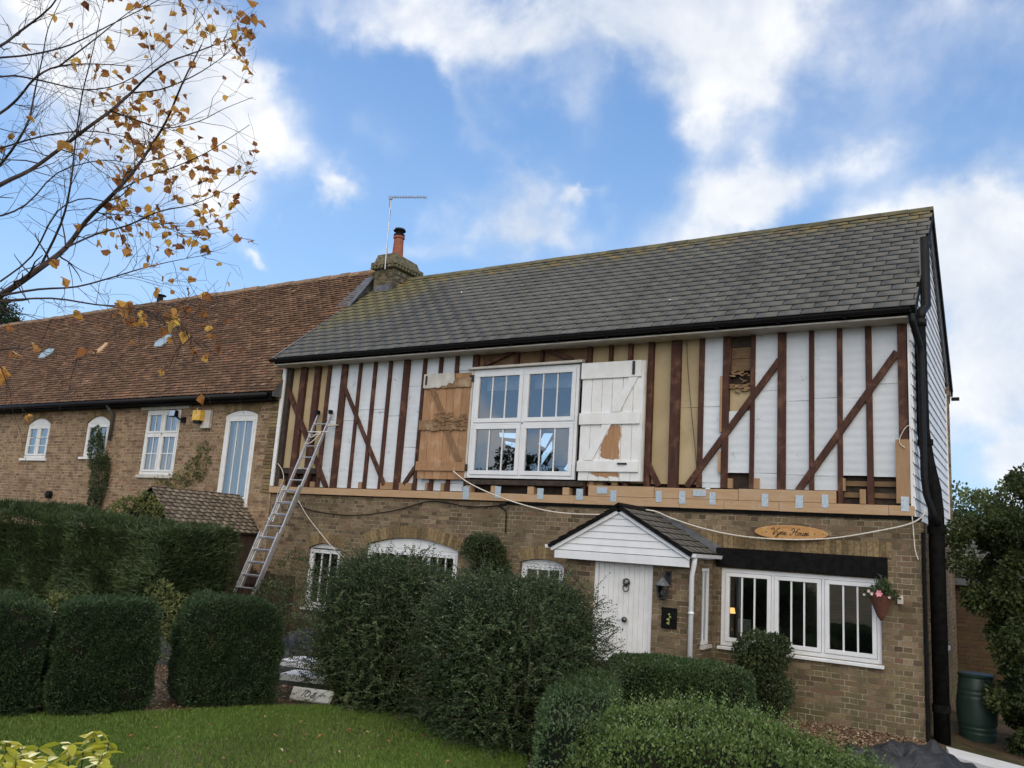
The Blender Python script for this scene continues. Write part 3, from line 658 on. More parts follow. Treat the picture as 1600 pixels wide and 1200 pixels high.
# infill between the studs
def bay(x0, x1, kind, cuts, name=None, zlo=2.955, zhi=ZT, y=.012):
    zs = [zlo]+[c for c in cuts]+[zhi]
    for a, b in zip(zs, zs[1:]):
        yy = y+random.uniform(0, .008); t = random.uniform(-.006, .006)
        build(name or {'foil': 'insulation_board', 'beige': 'plasterboard'}[kind], MB().hexa([(x0, yy, a+.003), (x1, yy+t, a+.003), (x1, yy+t+.05, a+.003), (x0, yy+.05, a+.003), (x0, yy, b-.003+t*.6), (x1, yy+t, b-.003-t*.6), (x1, yy+t+.05, b-.003), (x0, yy+.05, b-.003)]), kind, house)
SX = [(s[0], s[1]) for s in studs]
def between(i, kind, cuts, **k): bay(SX[i][1]-.015, SX[i+1][0]+.015, kind, cuts, **k)
between(0, 'beige', [], zlo=3.32, y=.04); between(1, 'beige', [], zlo=3.32, y=.04); between(2, 'beige', [], zlo=3.32, y=.04)
build('backing_board', MB().box(-13.44, -12.3, .12, .14, 2.95, 3.35), 'dark_wood', house)
mb = MB().box(-13.42, -12.37, -.0, .07, 3.22, 3.34); build('broken_rail', mb, 'dark_wood', house, bevel=.01)
between(3, 'foil', [3.15, 4.33]); between(4, 'foil', [4.31]); between(5, 'foil', [4.3, 4.52]); between(6, 'foil', [4.45, 4.42+.1]); between(7, 'foil', [4.38])
between(8, 'foil', [3.76, 4.95]); between(9, 'foil', []); between(10, 'foil', []); between(11, 'foil', [3.1, 5.2])
build('insulation_board', MB().box(-8.62, -8.5, .03, .06, 5.2, 5.5), 'old_board', house)
for i in range(12, 15): bay(SX[i][1]-.01 if i > 12 else -8.61, SX[i+1][0]+.01, 'old_board' if i in (12, 13) else 'old_board', [], 'old_panel', 5.26, ZT, .05)
between(15, 'beige', [], zlo=3.1, y=.05); between(16, 'beige', [], y=.05, zlo=3.17); between(17, 'beige', [], y=.05, zlo=3.17); between(18, 'beige', [], y=.05, zlo=3.17); between(19, 'beige', [4.38], y=.03, zlo=3.17)
build('backing_board', MB().box(-6.4, -4.38, .115, .13, 2.95, 3.22), 'dark_wood', house)
between(20, 'foil', [3.2, 4.38], zlo=3.125)
# exposed patch between studs 21 and 22
xa, xb = SX[21][1]-.01, SX[22][0]+.01
build('insulation_board', MB().box(xa, xb, .012, .05, 3.36, 4.3), 'foil', house)
build('plasterboard', MB().box(xa, xb, .055, .075, 4.0, 4.72), 'beige', house)
for a, b, m in ((4.93, 5.12, 'old_board'), (5.125, 5.3, 'old_board'), (5.305, 5.53, 'dark_wood')): build('old_plank', MB().box(xa, xb, .03, .06, a, b), m, house, bevel=.004)
mb = MB()
for k in range(26):
    cx, cz = random.uniform(xa+.03, xb-.03), random.uniform(4.62, 4.9); s = random.uniform(.02, .06); mb.bar((cx-s*1.2, .02, cz), (cx+s*1.2, .03, cz+random.uniform(-.04, .04)), .03, s*.6)
build('broken_lath', mb, 'rot_wood', house)
build('backing_board', MB().box(xa, xb, .1, .12, 3.12, 5.53), 'dark_wood', house)
between(22, 'foil', [3.36, 4.6], zlo=3.125); between(23, 'foil', [3.34, 4.43], zlo=3.125); between(24, 'foil', [3.33, 4.46], zlo=3.125); between(25, 'foil', [4.45], zlo=3.34); between(26, 'foil', [4.64], zlo=3.33, y=.03)
build('backing_board', MB().box(-2.27, -1.39, .1, .12, 2.95, 3.36), 'dark_wood', house)
for z in (3.04, 3.2): build('old_plank', MB().box(-2.25, -1.5, .06, .08, z, z+.07), 'old_board', house)
# galvanised straps
for c, a, b, d, e in ((3, 78, 110, 865, 935), (3, 245, 275, 865, 930), (3, 465, 497, 875, 935), (3, 668, 703, 878, 938), (3, 775, 830, 870, 905), (3, 845, 877, 885, 948), (3, 1083, 1113, 890, 950), (4, 137, 170, 955, 1025), (4, 210, 278, 950, 985), (4, 295, 327, 962, 1030), (4, 567, 602, 970, 1040), (4, 743, 783, 978, 1048), (4, 880, 915, 975, 1045), (4, 1293, 1335, 985, 1065)):
    P = p3 if c == 3 else p4; q = P((a+b)/2, (d+e)/2, -.06); wd = (P(b, d)-P(a, d))[0]; ht = abs((P(a, e)-P(a, d))[2])*.95
    m = MB().box(q[0]-wd/2, q[0]+wd/2, -.066, -.0605, q[2]-ht/2, q[2]+ht/2)
    for k in range(4): m.box(q[0]-wd*.3+wd*.6*(k % 2)-.006, q[0]-wd*.3+wd*.6*(k % 2)+.006, -.07, -.064, q[2]+ht*(.25 if k < 2 else -.25)-.006, q[2]+ht*(.25 if k < 2 else -.25)+.006)
    build('metal_strap', m, 'strap', house)
for x in (-8.6, -8.05, -7.3, -6.62): build('joist_end', MB().box(x-.06, x+.06, -.05, .1, 2.945, 3.07), 'new_wood', house, bevel=.004)
build('backing_board', MB().box(-8.62, -6.3, .12, .14, 2.95, 3.22), 'dark_wood', house)
build('rotten_sill', MB().hexa([(-8.66, -.08, 3.08), (-6.3, -.06, 3.09), (-6.3, .06, 3.09), (-8.66, .06, 3.08), (-8.66, -.07, 3.17), (-6.3, -.05, 3.18), (-6.3, .06, 3.19), (-8.66, .06, 3.18)]), 'dark_wood', house, bevel=.01)
# the big upper window
uo = dict(x0=-8.63, x1=-6.46, z0=3.2, z1=5.17)
uw = window(house, uo, -.09, 2, 2, rec=.02, fr=.055, sash=.075, transom=4.17, back=None, label='big white four light window between the two open shutters')
build('window_head', MB().hexa([(-8.74, -.14, 5.175), (-6.39, -.14, 5.185), (-6.39, .0, 5.185), (-8.74, .0, 5.175), (-8.74, -.14, 5.215), (-6.39, -.14, 5.23), (-6.39, .0, 5.26), (-8.74, .0, 5.25)]), 'off_white', house, bevel=.005)
build('window_post', MB().box(-8.755, -8.64, -.075, .06, 3.19, 5.172), 'off_white', house, bevel=.004)
build('roller_blind', MB().box(-8.5, -7.6, .2, .21, 4.83, 5.12).box(-7.48, -6.55, .2, .21, 4.83, 5.12), 'blind', house)
for z in (3.38, 5.02): build('shutter_hinge', MB().box(-8.70, -8.62, -.1, -.076, z-.06, z+.06).tube([(-8.69, -.105, z-.06), (-8.69, -.105, z+.06)], .012), 'iron', house)
# shutters
def planks(x0, x1, z0, z1, n, y0, y1, jag=0.0):
    m = MB()
    for i in range(n):
        a = x0+(x1-x0)*i/n+.003; b = x0+(x1-x0)*(i+1)/n-.003; m.box(a, b, y0+random.uniform(0, .003), y1, z0+random.uniform(-jag, jag), z1+random.uniform(-jag, jag))
    return m
sh = build('shutter', planks(-9.74, -8.68, 3.16, 5.13, 6, -.095, -.07), 'shutter_wood', house, bevel=.003, label='bare brown left shutter with rotten battens and flaking white top corner')
build('batten', MB().box(-9.77, -8.66, -.125, -.096, 3.31, 3.48), 'shutter_wood', sh, bevel=.005)
def jag(x0, x1, z0, z1, y0, y1, n=26, amp=.03, top=True):
    tp = [(x0+(x1-x0)*i/n, z1+(random.uniform(-amp, amp*.3) if top else 0)) for i in range(n, -1, -1)]
    bt = [(x0+(x1-x0)*i/n, z0+random.uniform(-amp, amp*.4)) for i in range(n+1)]
    return MB().prism(bt+tp, y0, y1)
build('batten', jag(-9.77, -8.69, 4.07, 4.26, -.13, -.096), 'rot_wood', sh)
build('batten', jag(-9.72, -8.66, 4.86, 5.04, -.125, -.096, amp=.012), 'rot_wood', sh)
fl = MB().prism([(-9.74, 4.87), (-9.6, 4.86), (-9.45, 4.875), (-9.38, 4.855), (-9.3, 4.9), (-9.2, 4.89), (-9.14, 4.95), (-9.06, 4.93), (-9.02, 5.0), (-9.04, 5.14), (-9.74, 5.135)], -.134, -.1255)
build('flaking_paint', fl, 'off_white', sh)
def zbar(a, b, wd, y, mat, par):
    dx, dz = b[0]-a[0], b[1]-a[1]; l = math.hypot(dx, dz); k = wd/2*l/abs(dz)
    return build('diagonal_brace', MB().prism([(a[0]-k, a[1]), (b[0]-k, b[1]), (b[0]+k, b[1]), (a[0]+k, a[1])] if dz < 0 else [(b[0]-k, b[1]), (a[0]-k, a[1]), (a[0]+k, a[1]), (b[0]+k, b[1])], y, y+.028), mat, par, bevel=.004)
a = p2(825, 380, -.12); b = p2(885, 530, -.12); zbar((a[0], 4.855), (b[0], 4.26), .1, -.124, 'rot_wood', sh)
a = p2(895, 580, -.12); b = p2(950, 722, -.12); zbar((a[0], 4.05), (b[0], 3.485), .11, -.124, 'rot_wood', sh)
mb = MB()
for k in range(60):
    q = p2(random.uniform(840, 985), random.gauss(528, 14), -.12); mb.bar((q[0]-.05, -.14-random.random()*.02, q[2]), (q[0]+.05, -.135, q[2]+random.uniform(-.02, .03)), .012, random.uniform(.008, .025))
build('splinters', mb, 'rot_wood', sh)
build('bolt', MB().box(-9.69, -9.655, -.15, -.1345, 4.93, 5.1), 'iron', sh)
sh = build('shutter', planks(-6.385, -5.265, 3.19, 5.16, 6, -.095, -.07), 'white_paint', house, bevel=.003, label='white painted right shutter with brown patches where the paint has gone')
for z0, z1 in ((3.335, 3.51), (4.115, 4.31), (4.89, 5.165)): build('batten', MB().box(-6.4, -5.31, -.125, -.0955, z0, z1), 'white_paint', sh, bevel=.005)
a = p3(965, 300, -.12); b = p3(868, 492, -.12); zbar((a[0], 4.885), (b[0], 4.315), .14, -.122, 'white_paint', sh)
a = p3(825, 548, -.12); b = p3(725, 732, -.12); zbar((a[0], 4.11), (b[0], 3.515), .14, -.122, 'white_paint', sh)
def patch(pts, par, mat, n=5, amp=4, y=-.0972):
    q = []
    for (a, b), (c, d) in zip(pts, pts[1:]+pts[:1]):
        for i in range(n): t = i/n; q.append((a+(c-a)*t+random.uniform(-amp, amp)*(i > 0), b+(d-b)*t+random.uniform(-amp, amp)*(i > 0)))
    P = [p3(u, v_, y) for u, v_ in q]; P = [(p[0], p[2]) for p in P][::-1]
    build('bare_patch', MB().prism(P, y-.001, y+.004), mat, par)
patch([(852, 548), (893, 548), (905, 600), (890, 640), (893, 720), (850, 727), (795, 712), (797, 650)], sh, 'shutter_wood')
patch([(738, 795), (885, 795), (888, 822), (845, 812), (820, 822), (770, 815)], sh, 'shutter_wood', 3, 5)
build('bolt', MB().box(-5.46, -5.42, -.15, -.126, 4.93, 5.15), 'iron', sh)
build('bolt', MB().box(-5.66, -5.5, -.15, -.126, 3.455, 3.48), 'iron', sh)
build('shutter_edge', MB().box(-5.262, -5.235, -.11, -.06, 3.19, 5.16), 'off_white', sh)

# gable cladding (right end)
mb = MB(); z = 2.74; GX = -1.352
while z < RZ-.12:
    z2 = z+.155; zt = z2+.02
    def ylim(zz): e = max(0.0, (zz-EZ+.08)/SL+EY+.02) if zz > EZ-.3 else 0.0; e = max(e, 0.0); return e, 2*RY-e
    a0, b0 = ylim(z); a1, b1 = ylim(zt); b0 = min(b0, HD); b1 = min(b1, HD)
    if b1 > a1: mb.hexa([(GX, a0, z), (GX+.03, a0, z), (GX+.03, b0, z), (GX, b0, z), (GX, a1, zt), (GX+.008, a1, zt), (GX+.008, b1, zt), (GX, b1, zt)])
    z = z2
build('weatherboarding', mb, 'clad', house)
build('gable_backing', MB().add([(GX-.01, 0, 2.7), (GX-.01, HD, 2.7), (GX-.01, HD, 5.6), (GX-.01, RY, RZ-.1), (GX-.01, 0, 5.6)], [(0, 1, 2, 3, 4)]), 'dark_wood', house)
build('corner_board', MB().box(GX-.005, GX+.04, HD-.06, HD+.02, 2.74, 5.45), 'clad', house)

# roof -------------------------------------------------------------------
roof = empty('roof', (0, 0, 0), None, None); roof.parent = house; 
for k in ('label', 'category'):
    if k in roof: del roof[k]
roof.location = -house.location
SLEN = math.hypot(RY-EY, RZ-EZ); dy, dz = (RY-EY)/SLEN, (RZ-EZ)/SLEN
def slates(x0, x1, eave, dirv, nrm, length, expo, wd, mat, name, parent, clip=None, thick=.006, jit=.003, axis='x', gap=3.0, edge=None):
    """courses of separate slates; eave point, up-slope direction, normal, running along x (or y)"""
    V = []; F = []; rows = int(math.ceil(length/expo)); ev = np.array(eave, float); dv = np.array(dirv, float); nv = np.array(nrm, float)
    ax = np.array([1, 0, 0.]) if axis == 'x' else np.array([0, 1, 0.])
    for r in range(rows):
        s0 = r*expo; s1 = min(s0+expo*1.25, length); off = (r % 2)*wd/2+RNG.uniform(-.01, .01)
        lo, hi = (x0, x1) if clip is None else clip(s0)
        n = int((x1-x0)/wd)+2
        for i in range(-1, n):
            a = x0+i*wd-off+.005+RNG.uniform(-jit, jit)*.3; b = x0+(i+1)*wd-off-.005
            a = max(a, lo); b = min(b, hi)
            if b-a < .03: continue
            ss = s0+RNG.uniform(-jit, jit); l0 = thick*gap+RNG.uniform(0, jit); l1 = thick*.3
            l0b = l0+RNG.uniform(-jit, jit)*.35
            base = [ev+ax*(a-ev@ax)+dv*ss+nv*l0, ev+ax*(b-ev@ax)+dv*ss+nv*l0b, ev+ax*(b-ev@ax)+dv*s1+nv*l1, ev+ax*(a-ev@ax)+dv*s1+nv*l1]
            o = len(V); V += [p-nv*thick for p in base]+base
            F += [(o+4, o+5, o+6, o+7), (o, o+1, o+5, o+4), (o+1, o+2, o+6, o+5), (o+3, o, o+4, o+7)]
    V = np.array(V); F = np.array(F)
    if np.cross(ax, dv)@nv < 0: F = F[:, ::-1]
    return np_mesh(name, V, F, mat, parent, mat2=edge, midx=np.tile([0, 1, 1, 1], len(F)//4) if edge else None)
rx0, rx1 = -13.64, -1.235
slates(rx0, rx1, (0, EY, EZ), (0, dy, dz), (0, -dz, dy), SLEN-.05, .2, .33, 'slate', 'slates', roof, gap=2.5, edge='slate_edge_shade', thick=.0075)
build('roof_deck', MB().add([(rx0+.03, EY+.02, EZ-.012), (rx1-.02, EY+.02, EZ-.012), (rx1-.02, RY, RZ-.02), (rx0+.03, RY, RZ-.02), (rx0+.03, 2*RY-EY, EZ-.01), (rx1-.02, 2*RY-EY, EZ-.01)], [(0, 1, 2, 3), (3, 2, 5, 4)]), 'dark_wood', roof)
build('rear_slope', MB().add([(rx0, RY, RZ+.01), (rx1, RY, RZ+.01), (rx1, 2*RY-EY, EZ+.01), (rx0, 2*RY-EY, EZ+.01), (rx0, RY, RZ-.01), (rx1, RY, RZ-.01), (rx1, 2*RY-EY, EZ-.012), (rx0, 2*RY-EY, EZ-.012)], [(0, 3, 2, 1), (4, 5, 6, 7), (1, 2, 6, 5)]), 'slate', roof)
mb = MB(); x = -12.75
while x < rx1-.05:
    e = min(x+.44, rx1); j = random.uniform(-.006, .006); y = RY
    mb.add([(x, y-.13, RZ-.075+j), (e, y-.13, RZ-.075+j), (e, y, RZ+.045+j), (x, y, RZ+.045+j), (x, y+.13, RZ-.075+j), (e, y+.13, RZ-.075+j)], [(0, 1, 2, 3), (3, 2, 5, 4), (0, 3, 4), (1, 5, 2)]); x = e+.005
M['ridge'] = simple('ridge_tile', (.13, .11, .045), (.07, .065, .035), .9, 5, bump=.4, isl=.3)
build('ridge_tiles', mb, 'ridge', roof)
# verge and barge boards
for sgn, mat in ((1, 'black_paint'), (-1, 'black_paint')):
    def pt(s, off): y = EY+dy*s if sgn > 0 else 2*RY-EY-dy*s; return (y+(-dz if sgn > 0 else dz)*off, EZ+dz*s+dy*off)
    q = [pt(-.02, -.005), pt(SLEN, -.005), pt(SLEN, -.15), pt(-.02, -.15)]
    q = q if sgn < 0 else q[::-1]
    build('barge_board', MB().prismx(q, rx1-.035, rx1-.005), mat, roof)
    q = [pt(.0, -.16), pt(SLEN, -.16), pt(SLEN, -.18), pt(.0, -.18)]; q = q if sgn < 0 else q[::-1]
    build('verge_soffit', MB().prismx(q, GX+.03, rx1-.036), 'lead', roof)
def pt(s, off): y = 2*RY-EY-dy*s; return (y+dz*off, EZ+dz*s+dy*off)
build('barge_board', MB().prismx([pt(-.05, -.15), pt(SLEN-.1, -.15), pt(SLEN-.1, -.33), pt(-.05, -.33)], GX+.035, rx1-.05), 'lead', roof)
build('gutter_end', MB().box(rx1-.04, rx1+.1, 2*RY-EY, 2*RY-EY+.08, EZ-.18, EZ-.12), 'black', roof)
build('fascia', MB().box(rx0+.02, rx1-.04, -.345, -.32, 5.5, 5.61), 'black_paint', roof)
build('soffit', MB().box(rx0+.02, rx1-.06, -.35, .03, 5.478, 5.5), 'off_white', roof)
g = MB(); gy, gz, gr = EY-.04, EZ-.03, .062; n = 8; pr = []
for i in range(n+1): t = math.pi*i/n; pr.append((gy-gr*math.cos(t), gz-gr*math.sin(t)))
pr2 = [(gy-(gr-.006)*math.cos(math.pi*i/n), gz-(gr-.006)*math.sin(math.pi*i/n)) for i in range(n, -1, -1)]
g.prismx(pr+pr2, rx0-.03, rx1-.06)
for x in np.arange(-13.2, -1.4, .92): g.tube([(x, gy, gz-.07), (x+.05, gy, gz-.07)], .02)
build('gutter', g, 'black', roof)
build('verge_edge', MB().hexa([(rx0-.03, EY-.02, EZ-.03), (rx0, EY-.02, EZ-.03), (rx0, 2.0, 7.58), (rx0-.03, 2.0, 7.58), (rx0-.03, EY-.02, EZ+.02), (rx0, EY-.02, EZ+.02), (rx0, 2.0, 7.63), (rx0-.03, 2.0, 7.63)]), 'lead', roof)
# chimney
ch = MB(); ch.box(-13.44, -12.83, 2.28, 3.22, 7.2, 8.6)
ch2 = MB(); ch2.box(-13.49, -12.78, 2.23, 3.27, 8.42, 8.50); ch2.box(-13.52, -12.74, 2.20, 3.30, 8.502, 8.60)
for i in range(7): ch2.box(-13.50+.11*i, -13.44+.11*i, 2.17, 2.225, 8.42, 8.49)
for i in range(9): ch2.box(-12.78, -12.73, 2.24+.115*i, 2.31+.115*i, 8.42, 8.49)
ch2.hexa([(-13.47, 2.25, 8.602), (-12.80, 2.25, 8.602), (-12.80, 3.24, 8.602), (-13.47, 3.24, 8.602), (-13.42, 2.31, 8.82), (-12.86, 2.31, 8.82), (-12.86, 3.16, 8.78), (-13.42, 3.16, 8.78)])
chim = build('chimney', ch, 'brick_chimney', house)
build('corbel', ch2, simple('chimney_cap', (.17, .15, .09), (.07, .06, .035), .95, 14, bump=.8, bscale=30), chim, bevel=.015)
pot = build('chimney_pot', MB().lathe((-12.98, 2.52, 8.74), [(.14, 0), (.135, .1), (.118, .45), (.118, .5), (.14, .51), (.14, .56), (.12, .57), (.12, .6)], 20), 'pot', chim, smooth=False)
build('cowl', MB().lathe((-12.98, 2.52, 9.3), [(.13, 0), (.14, .05), (.125, .06), (.09, .1), (.09, .14)], 16).lathe((-12.98, 2.52, 9.44), [(.15, 0), (.155, .02), (.13, .06), (.0, .075)], 16), 'black', chim)
fl = MB(); fl.hexa([(-12.868, 2.2, 7.85), (-12.855, 2.2, 7.85), (-12.855, 3.0, 8.42), (-12.868, 3.0, 8.42), (-12.868, 2.2, 8.02), (-12.855, 2.2, 8.02), (-12.855, 2.9, 8.5), (-12.868, 2.9, 8.5)])
fl.hexa([(-13.4, 2.27, 7.85), (-12.85, 2.27, 7.85), (-12.85, 2.297, 7.9), (-13.4, 2.297, 7.9), (-13.4, 2.28, 8.02), (-12.85, 2.28, 8.02), (-12.85, 2.297, 8.02), (-13.4, 2.297, 8.02)])
fl.hexa([(-12.87, 1.9, 7.545), (-12.6, 1.9, 7.545), (-12.6, 3.0, 8.3), (-12.87, 3.0, 8.3), (-12.87, 1.9, 7.56), (-12.6, 1.9, 7.56), (-12.6, 3.0, 8.32), (-12.87, 3.0, 8.32)])
build('flashing', fl, 'lead', chim)

# pipes at the right corner
pp = MB(); cx = -1.19
pp.tube([(-1.29, -.36, 5.52), (-1.28, -.34, 5.4), (-1.23, -.02, 5.15), (-1.22, .0, 5.0), (-1.22, .0, 3.35), (-1.2, .03, 3.1), (-1.13, .1, 2.85), (-1.08, .15, 2.7)], .045, 12)
build('downpipe', pp, 'black', house, smooth=True)
pp = MB(); pp.tube([(-1.12, .35, -.2), (-1.12, .35, 2.9), (-1.14, .32, 3.2), (-1.2, .28, 3.6), (-1.24, .26, 4.0), (-1.25, .26, 5.5)], [.1, .1, .098, .085, .08, .075], 16)
build('duct', pp, 'black_paint', house, smooth=True)
pp = MB(); pp.tube([(-1.25, .26, 5.5), (-1.25, .26, 5.6)], .09, 16).tube([(-1.25, .26, 5.6), (-1.24, .32, 5.72), (-1.19, .5, 5.85), (-1.19, .5, 6.9)], .07, 14)
build('vent_pipe', pp, 'black', house, smooth=True)
for pa_, pb_, r_ in (((-1.12, .35, 2.6), (-1.12, .35, 2.7), .115), ((-1.12, .35, .3), (-1.12, .35, .4), .112), ((-1.22, .27, 3.8), (-1.22, .27, 3.88), .1)): build('pipe_collar', MB().tube([pa_, pb_], r_, 14), 'black_paint', house)
build('corner_pipe', MB().tube([(HX1+.02, -.02, -.1), (HX1+.02, -.02, 2.6)], .022, 8), 'black_paint', house)

# ================================================================= PORCH (part of the house)
PXL, PXR, PYF = -6.04, -4.09, -1.0
w = MB(); wall(w, PXL, PXR, -.2, 2.05, PYF, [dict(x0=-5.56, x1=-4.64, z0=-.2, z1=2.04)], .12)
t2 = MB(); wall(t2, PYF, 0, -.2, 2.05, 0, [dict(x0=-.5, x1=-.14, z0=.85, z1=1.93)], .09)
porch = build('porch', w, 'brick', house)
w = MB(); w.v = [(PXR-b, a, c) for a, b, c in t2.v]; w.f = t2.f
build('side_wall', w, 'brick_side', porch)
build('side_wall', MB().add([(PXL, 0, -.2), (PXL, PYF, -.2), (PXL, PYF, 2.05), (PXL, 0, 2.05)], [(0, 1, 2, 3)]), 'brick_side', porch)
door = MB(); nb = 10
for i in range(nb): a = -5.5+.8*i/nb+.0012; b = -5.5+.8*(i+1)/nb-.0012; door.box(a, b, PYF+.04, PYF+.09, -.15, 1.98)
dr = build('door', door, 'white_paint', house, bevel=.004, label='white boarded front door with dark knocker and knob')
build('door_frame', MB().box(-5.56, -5.505, PYF+.02, PYF+.11, -.2, 2.04).box(-4.695, -4.64, PYF+.02, PYF+.11, -.2, 2.04).box(-5.505, -4.695, PYF+.02, PYF+.11, 1.985, 2.04).box(-5.505, -4.695, PYF+.07, PYF+.1, -.2, 1.985), 'upvc', dr)
kx, kz, ky = -5.05, 1.62, PYF+.04
kn = MB().ball((kx, ky-.02, kz+.03), .055, 8, 1.15).ball((kx-.03, ky-.04, kz+.06), .02, 6).ball((kx+.03, ky-.04, kz+.06), .02, 6).ball((kx, ky-.055, kz+.02), .03, 6)
kn.tube([(kx+.045*math.sin(t), ky-.04, kz-.045-.05*math.cos(t)) for t in np.linspace(0, 2*math.pi, 17)], .009, 6)
build('door_knocker', kn, 'brass', dr, smooth=True)
build('door_knob', MB().ball((-5.05, ky-.05, 1.13), .042, 8).tube([(-5.05, ky+.0, 1.13), (-5.05, ky-.04, 1.13)], .018, 10), 'brass', dr, smooth=True)
sw = build('window', MB().box(PXR-.06, PXR-.015, -.5, -.46, .85, 1.93).box(PXR-.06, PXR-.015, -.18, -.14, .85, 1.93).box(PXR-.06, PXR-.015, -.46, -.18, .85, .9).box(PXR-.06, PXR-.015, -.46, -.18, 1.88, 1.93).box(PXR-.05, PXR-.025, -.33, -.31, .9, 1.88), 'upvc', house, label='slim white side window of the porch')
build('glass_pane', MB().add([(PXR-.04, -.46, .9), (PXR-.04, -.18, .9), (PXR-.04, -.18, 1.88), (PXR-.04, -.46, 1.88)], [(0, 1, 2, 3)]), 'glass', sw)
build('sill', MB().box(PXR-.06, PXR+.04, -.53, -.11, .8, .848), 'off_white', sw)
# porch gable
GY = -1.13; AX, AZ = -5.13, 2.75; LX, LZ, RX, RZ2 = -6.24, 2.13, -4.02, 2.13
gb = MB(); z = 2.055
sl = (AZ-LZ)/(AX-LX)
build('gable_fascia', MB().box(-6.17, -4.06, GY-.02, GY+.02, 1.93, 2.05), 'upvc', porch, bevel=.004)
while z < AZ-.16:
    z2 = min(z+.098, AZ-.1)
    def xe(zz): d = (AZ-.09-zz)/sl; return AX-d, AX+d
    a0, b0 = xe(z); a1, b1 = xe(z2); a0 = max(a0, -6.15); b0 = min(b0, -4.08)
    gb.hexa([(a0, GY-.012, z+.004), (b0, GY-.012, z+.004), (b0, GY+.02, z+.004), (a0, GY+.02, z+.004), (a1, GY, z2), (b1, GY, z2), (b1, GY+.02, z2), (a1, GY+.02, z2)]); z = z2
build('gable_cladding', gb, 'upvc', porch)
build('gable_backing', MB().add([(-6.15, GY+.025, 1.95), (-4.08, GY+.025, 1.95), (-4.08, GY+.025, 2.1), (AX, GY+.025, AZ-.06), (-6.15, GY+.025, 2.1)], [(0, 1, 2, 3, 4)]), 'black_paint', porch)
build('porch_ceiling', MB().box(-6.15, -4.08, GY+.03, -.01, 2.052, 2.07), 'upvc', porch)
for s in (-1, 1):
    ex = LX if s < 0 else RX; d = np.array([AX-ex, 0, AZ-LZ]); l = np.linalg.norm(d); d /= l; nn = np.array([-d[2]*(1 if s < 0 else -1)*1, 0, abs(d[0])])
    nn = np.array([s*abs(d[2]), 0, abs(d[0])])
    slates(GY-.07, .0, (ex, 0, LZ), d, nn, l, .17, .28, 'slate2', 'porch_slates', porch, axis='y', edge='slate_edge_shade')
    p = np.array([ex, 0, LZ])
    def Q(t, o): q = p+d*t+nn*o; return (q[0], q[2])
    q = [Q(-.03, .0), Q(l, .0), Q(l, -.05), Q(-.03, -.05)]; q = q if s > 0 else q[::-1]
    build('verge_trim', MB().prism(q, GY-.075, GY-.045), 'black_paint', porch)
    q = [Q(-.02, -.052), Q(l-.0, -.052), Q(l-.0, -.10), Q(-.02, -.10)]; q = q if s > 0 else q[::-1]
    build('barge_board', MB().prism(q, GY-.045, GY-.021), 'upvc', porch)
    q = [Q(-.02, -.006), Q(l, -.006), Q(l, -.03), Q(-.02, -.03)]; q = q if s > 0 else q[::-1]
    build('roof_deck', MB().prism(q, GY-.04, -.005), 'dark_wood', porch)
    gx = ex+s*.03
    build('gutter', MB().prism([(gx-.05, 2.12), (gx-.04, 2.07), (gx+.04, 2.07), (gx+.05, 2.12)], GY-.06, -.02), 'upvc', porch)
build('ridge_tiles', MB().prism([(AX-.1, AZ-.03), (AX, AZ+.035), (AX+.1, AZ-.03), (AX, AZ+.005)][::-1], GY-.08, -.01), 'black_paint', porch)
build('lead_flashing', MB().add([(AX-.1, -.012, AZ+.03), (AX+.1, -.012, AZ+.03), (RX+.05, -.012, LZ+.12), (RX+.05, -.012, LZ), (LX-.05, -.012, LZ), (LX-.05, -.012, LZ+.12)], [(3, 2, 1, 0, 5, 4)]), 'lead', porch)
build('downpipe', MB().tube([(RX+.03, -1.1, 2.08), (RX+.02, -1.1, 1.98), (PXR+.04, -1.04, 1.82), (PXR+.04, -1.04, -.1)], .034, 12).tube([(PXR+.04, -1.04, 1.3), (PXR+.04, -1.04, 1.335)], .042, 12), 'upvc', house, smooth=True, label='white plastic downpipe at the corner of the porch')

# ================================================================= NEIGHBOURING HOUSE
nh = empty('tiled_house', (-20, 0, 0), 'older brick house with mossy clay tile roof adjoining on the left', 'house')
no = dict(a=dict(x0=-23.42, x1=-22.32, z0=3.5, z1=4.42, rise=.17), b=dict(x0=-20.66, x1=-19.68, z0=3.55, z1=4.42, rise=.17),
          c=dict(x0=-18.22, x1=-16.94, z0=3.13, z1=4.68), d=dict(x0=-15.36, x1=-14.32, z0=2.55, z1=4.5, rise=.1))
NX0, NX1 = -34.0, HX0-.002
w = MB(); wall(w, NX0, NX1, -.3, 4.86, -.012, list(no.values()), .1)
build('wall', w, 'brick_n', nh)
window(nh, no['a'], -.012, 2, 0, 2, rec=.03, fr=.07, sash=.045, head=0, sill=.08, sill_h=.07, curtain=True, mat='white_paint', label='small arched white window nearest the left edge')
window(nh, no['b'], -.012, 2, 0, 2, rec=.03, fr=.07, sash=.045, head=0, sill=.08, sill_h=.07, curtain=True, mat='white_paint', label='small arched white window partly hidden by the climber')
window(nh, no['c'], -.012, 2, 1, [1, 0], rec=.02, fr=.07, sash=.045, transom=4.1, sill=.04, sill_h=.08, curtain=True, mat='white_paint', sillmat='off_white', label='tall white casement window under a concrete lintel')
window(nh, no['d'], -.012, 1, 2, 0, rec=.02, fr=.09, sash=.05, sill=.0, curtain=True, mat='white_paint', label='long white glazed door high in the wall above the tiled porch')
build('door_sill', MB().box(-15.0, -14.3, -.07, -.013, 2.44, 2.55), 'white_paint', nh)
build('lintel', MB().box(-18.45, -16.64, -.04, .05, 4.69, 4.83), 'off_white', nh)
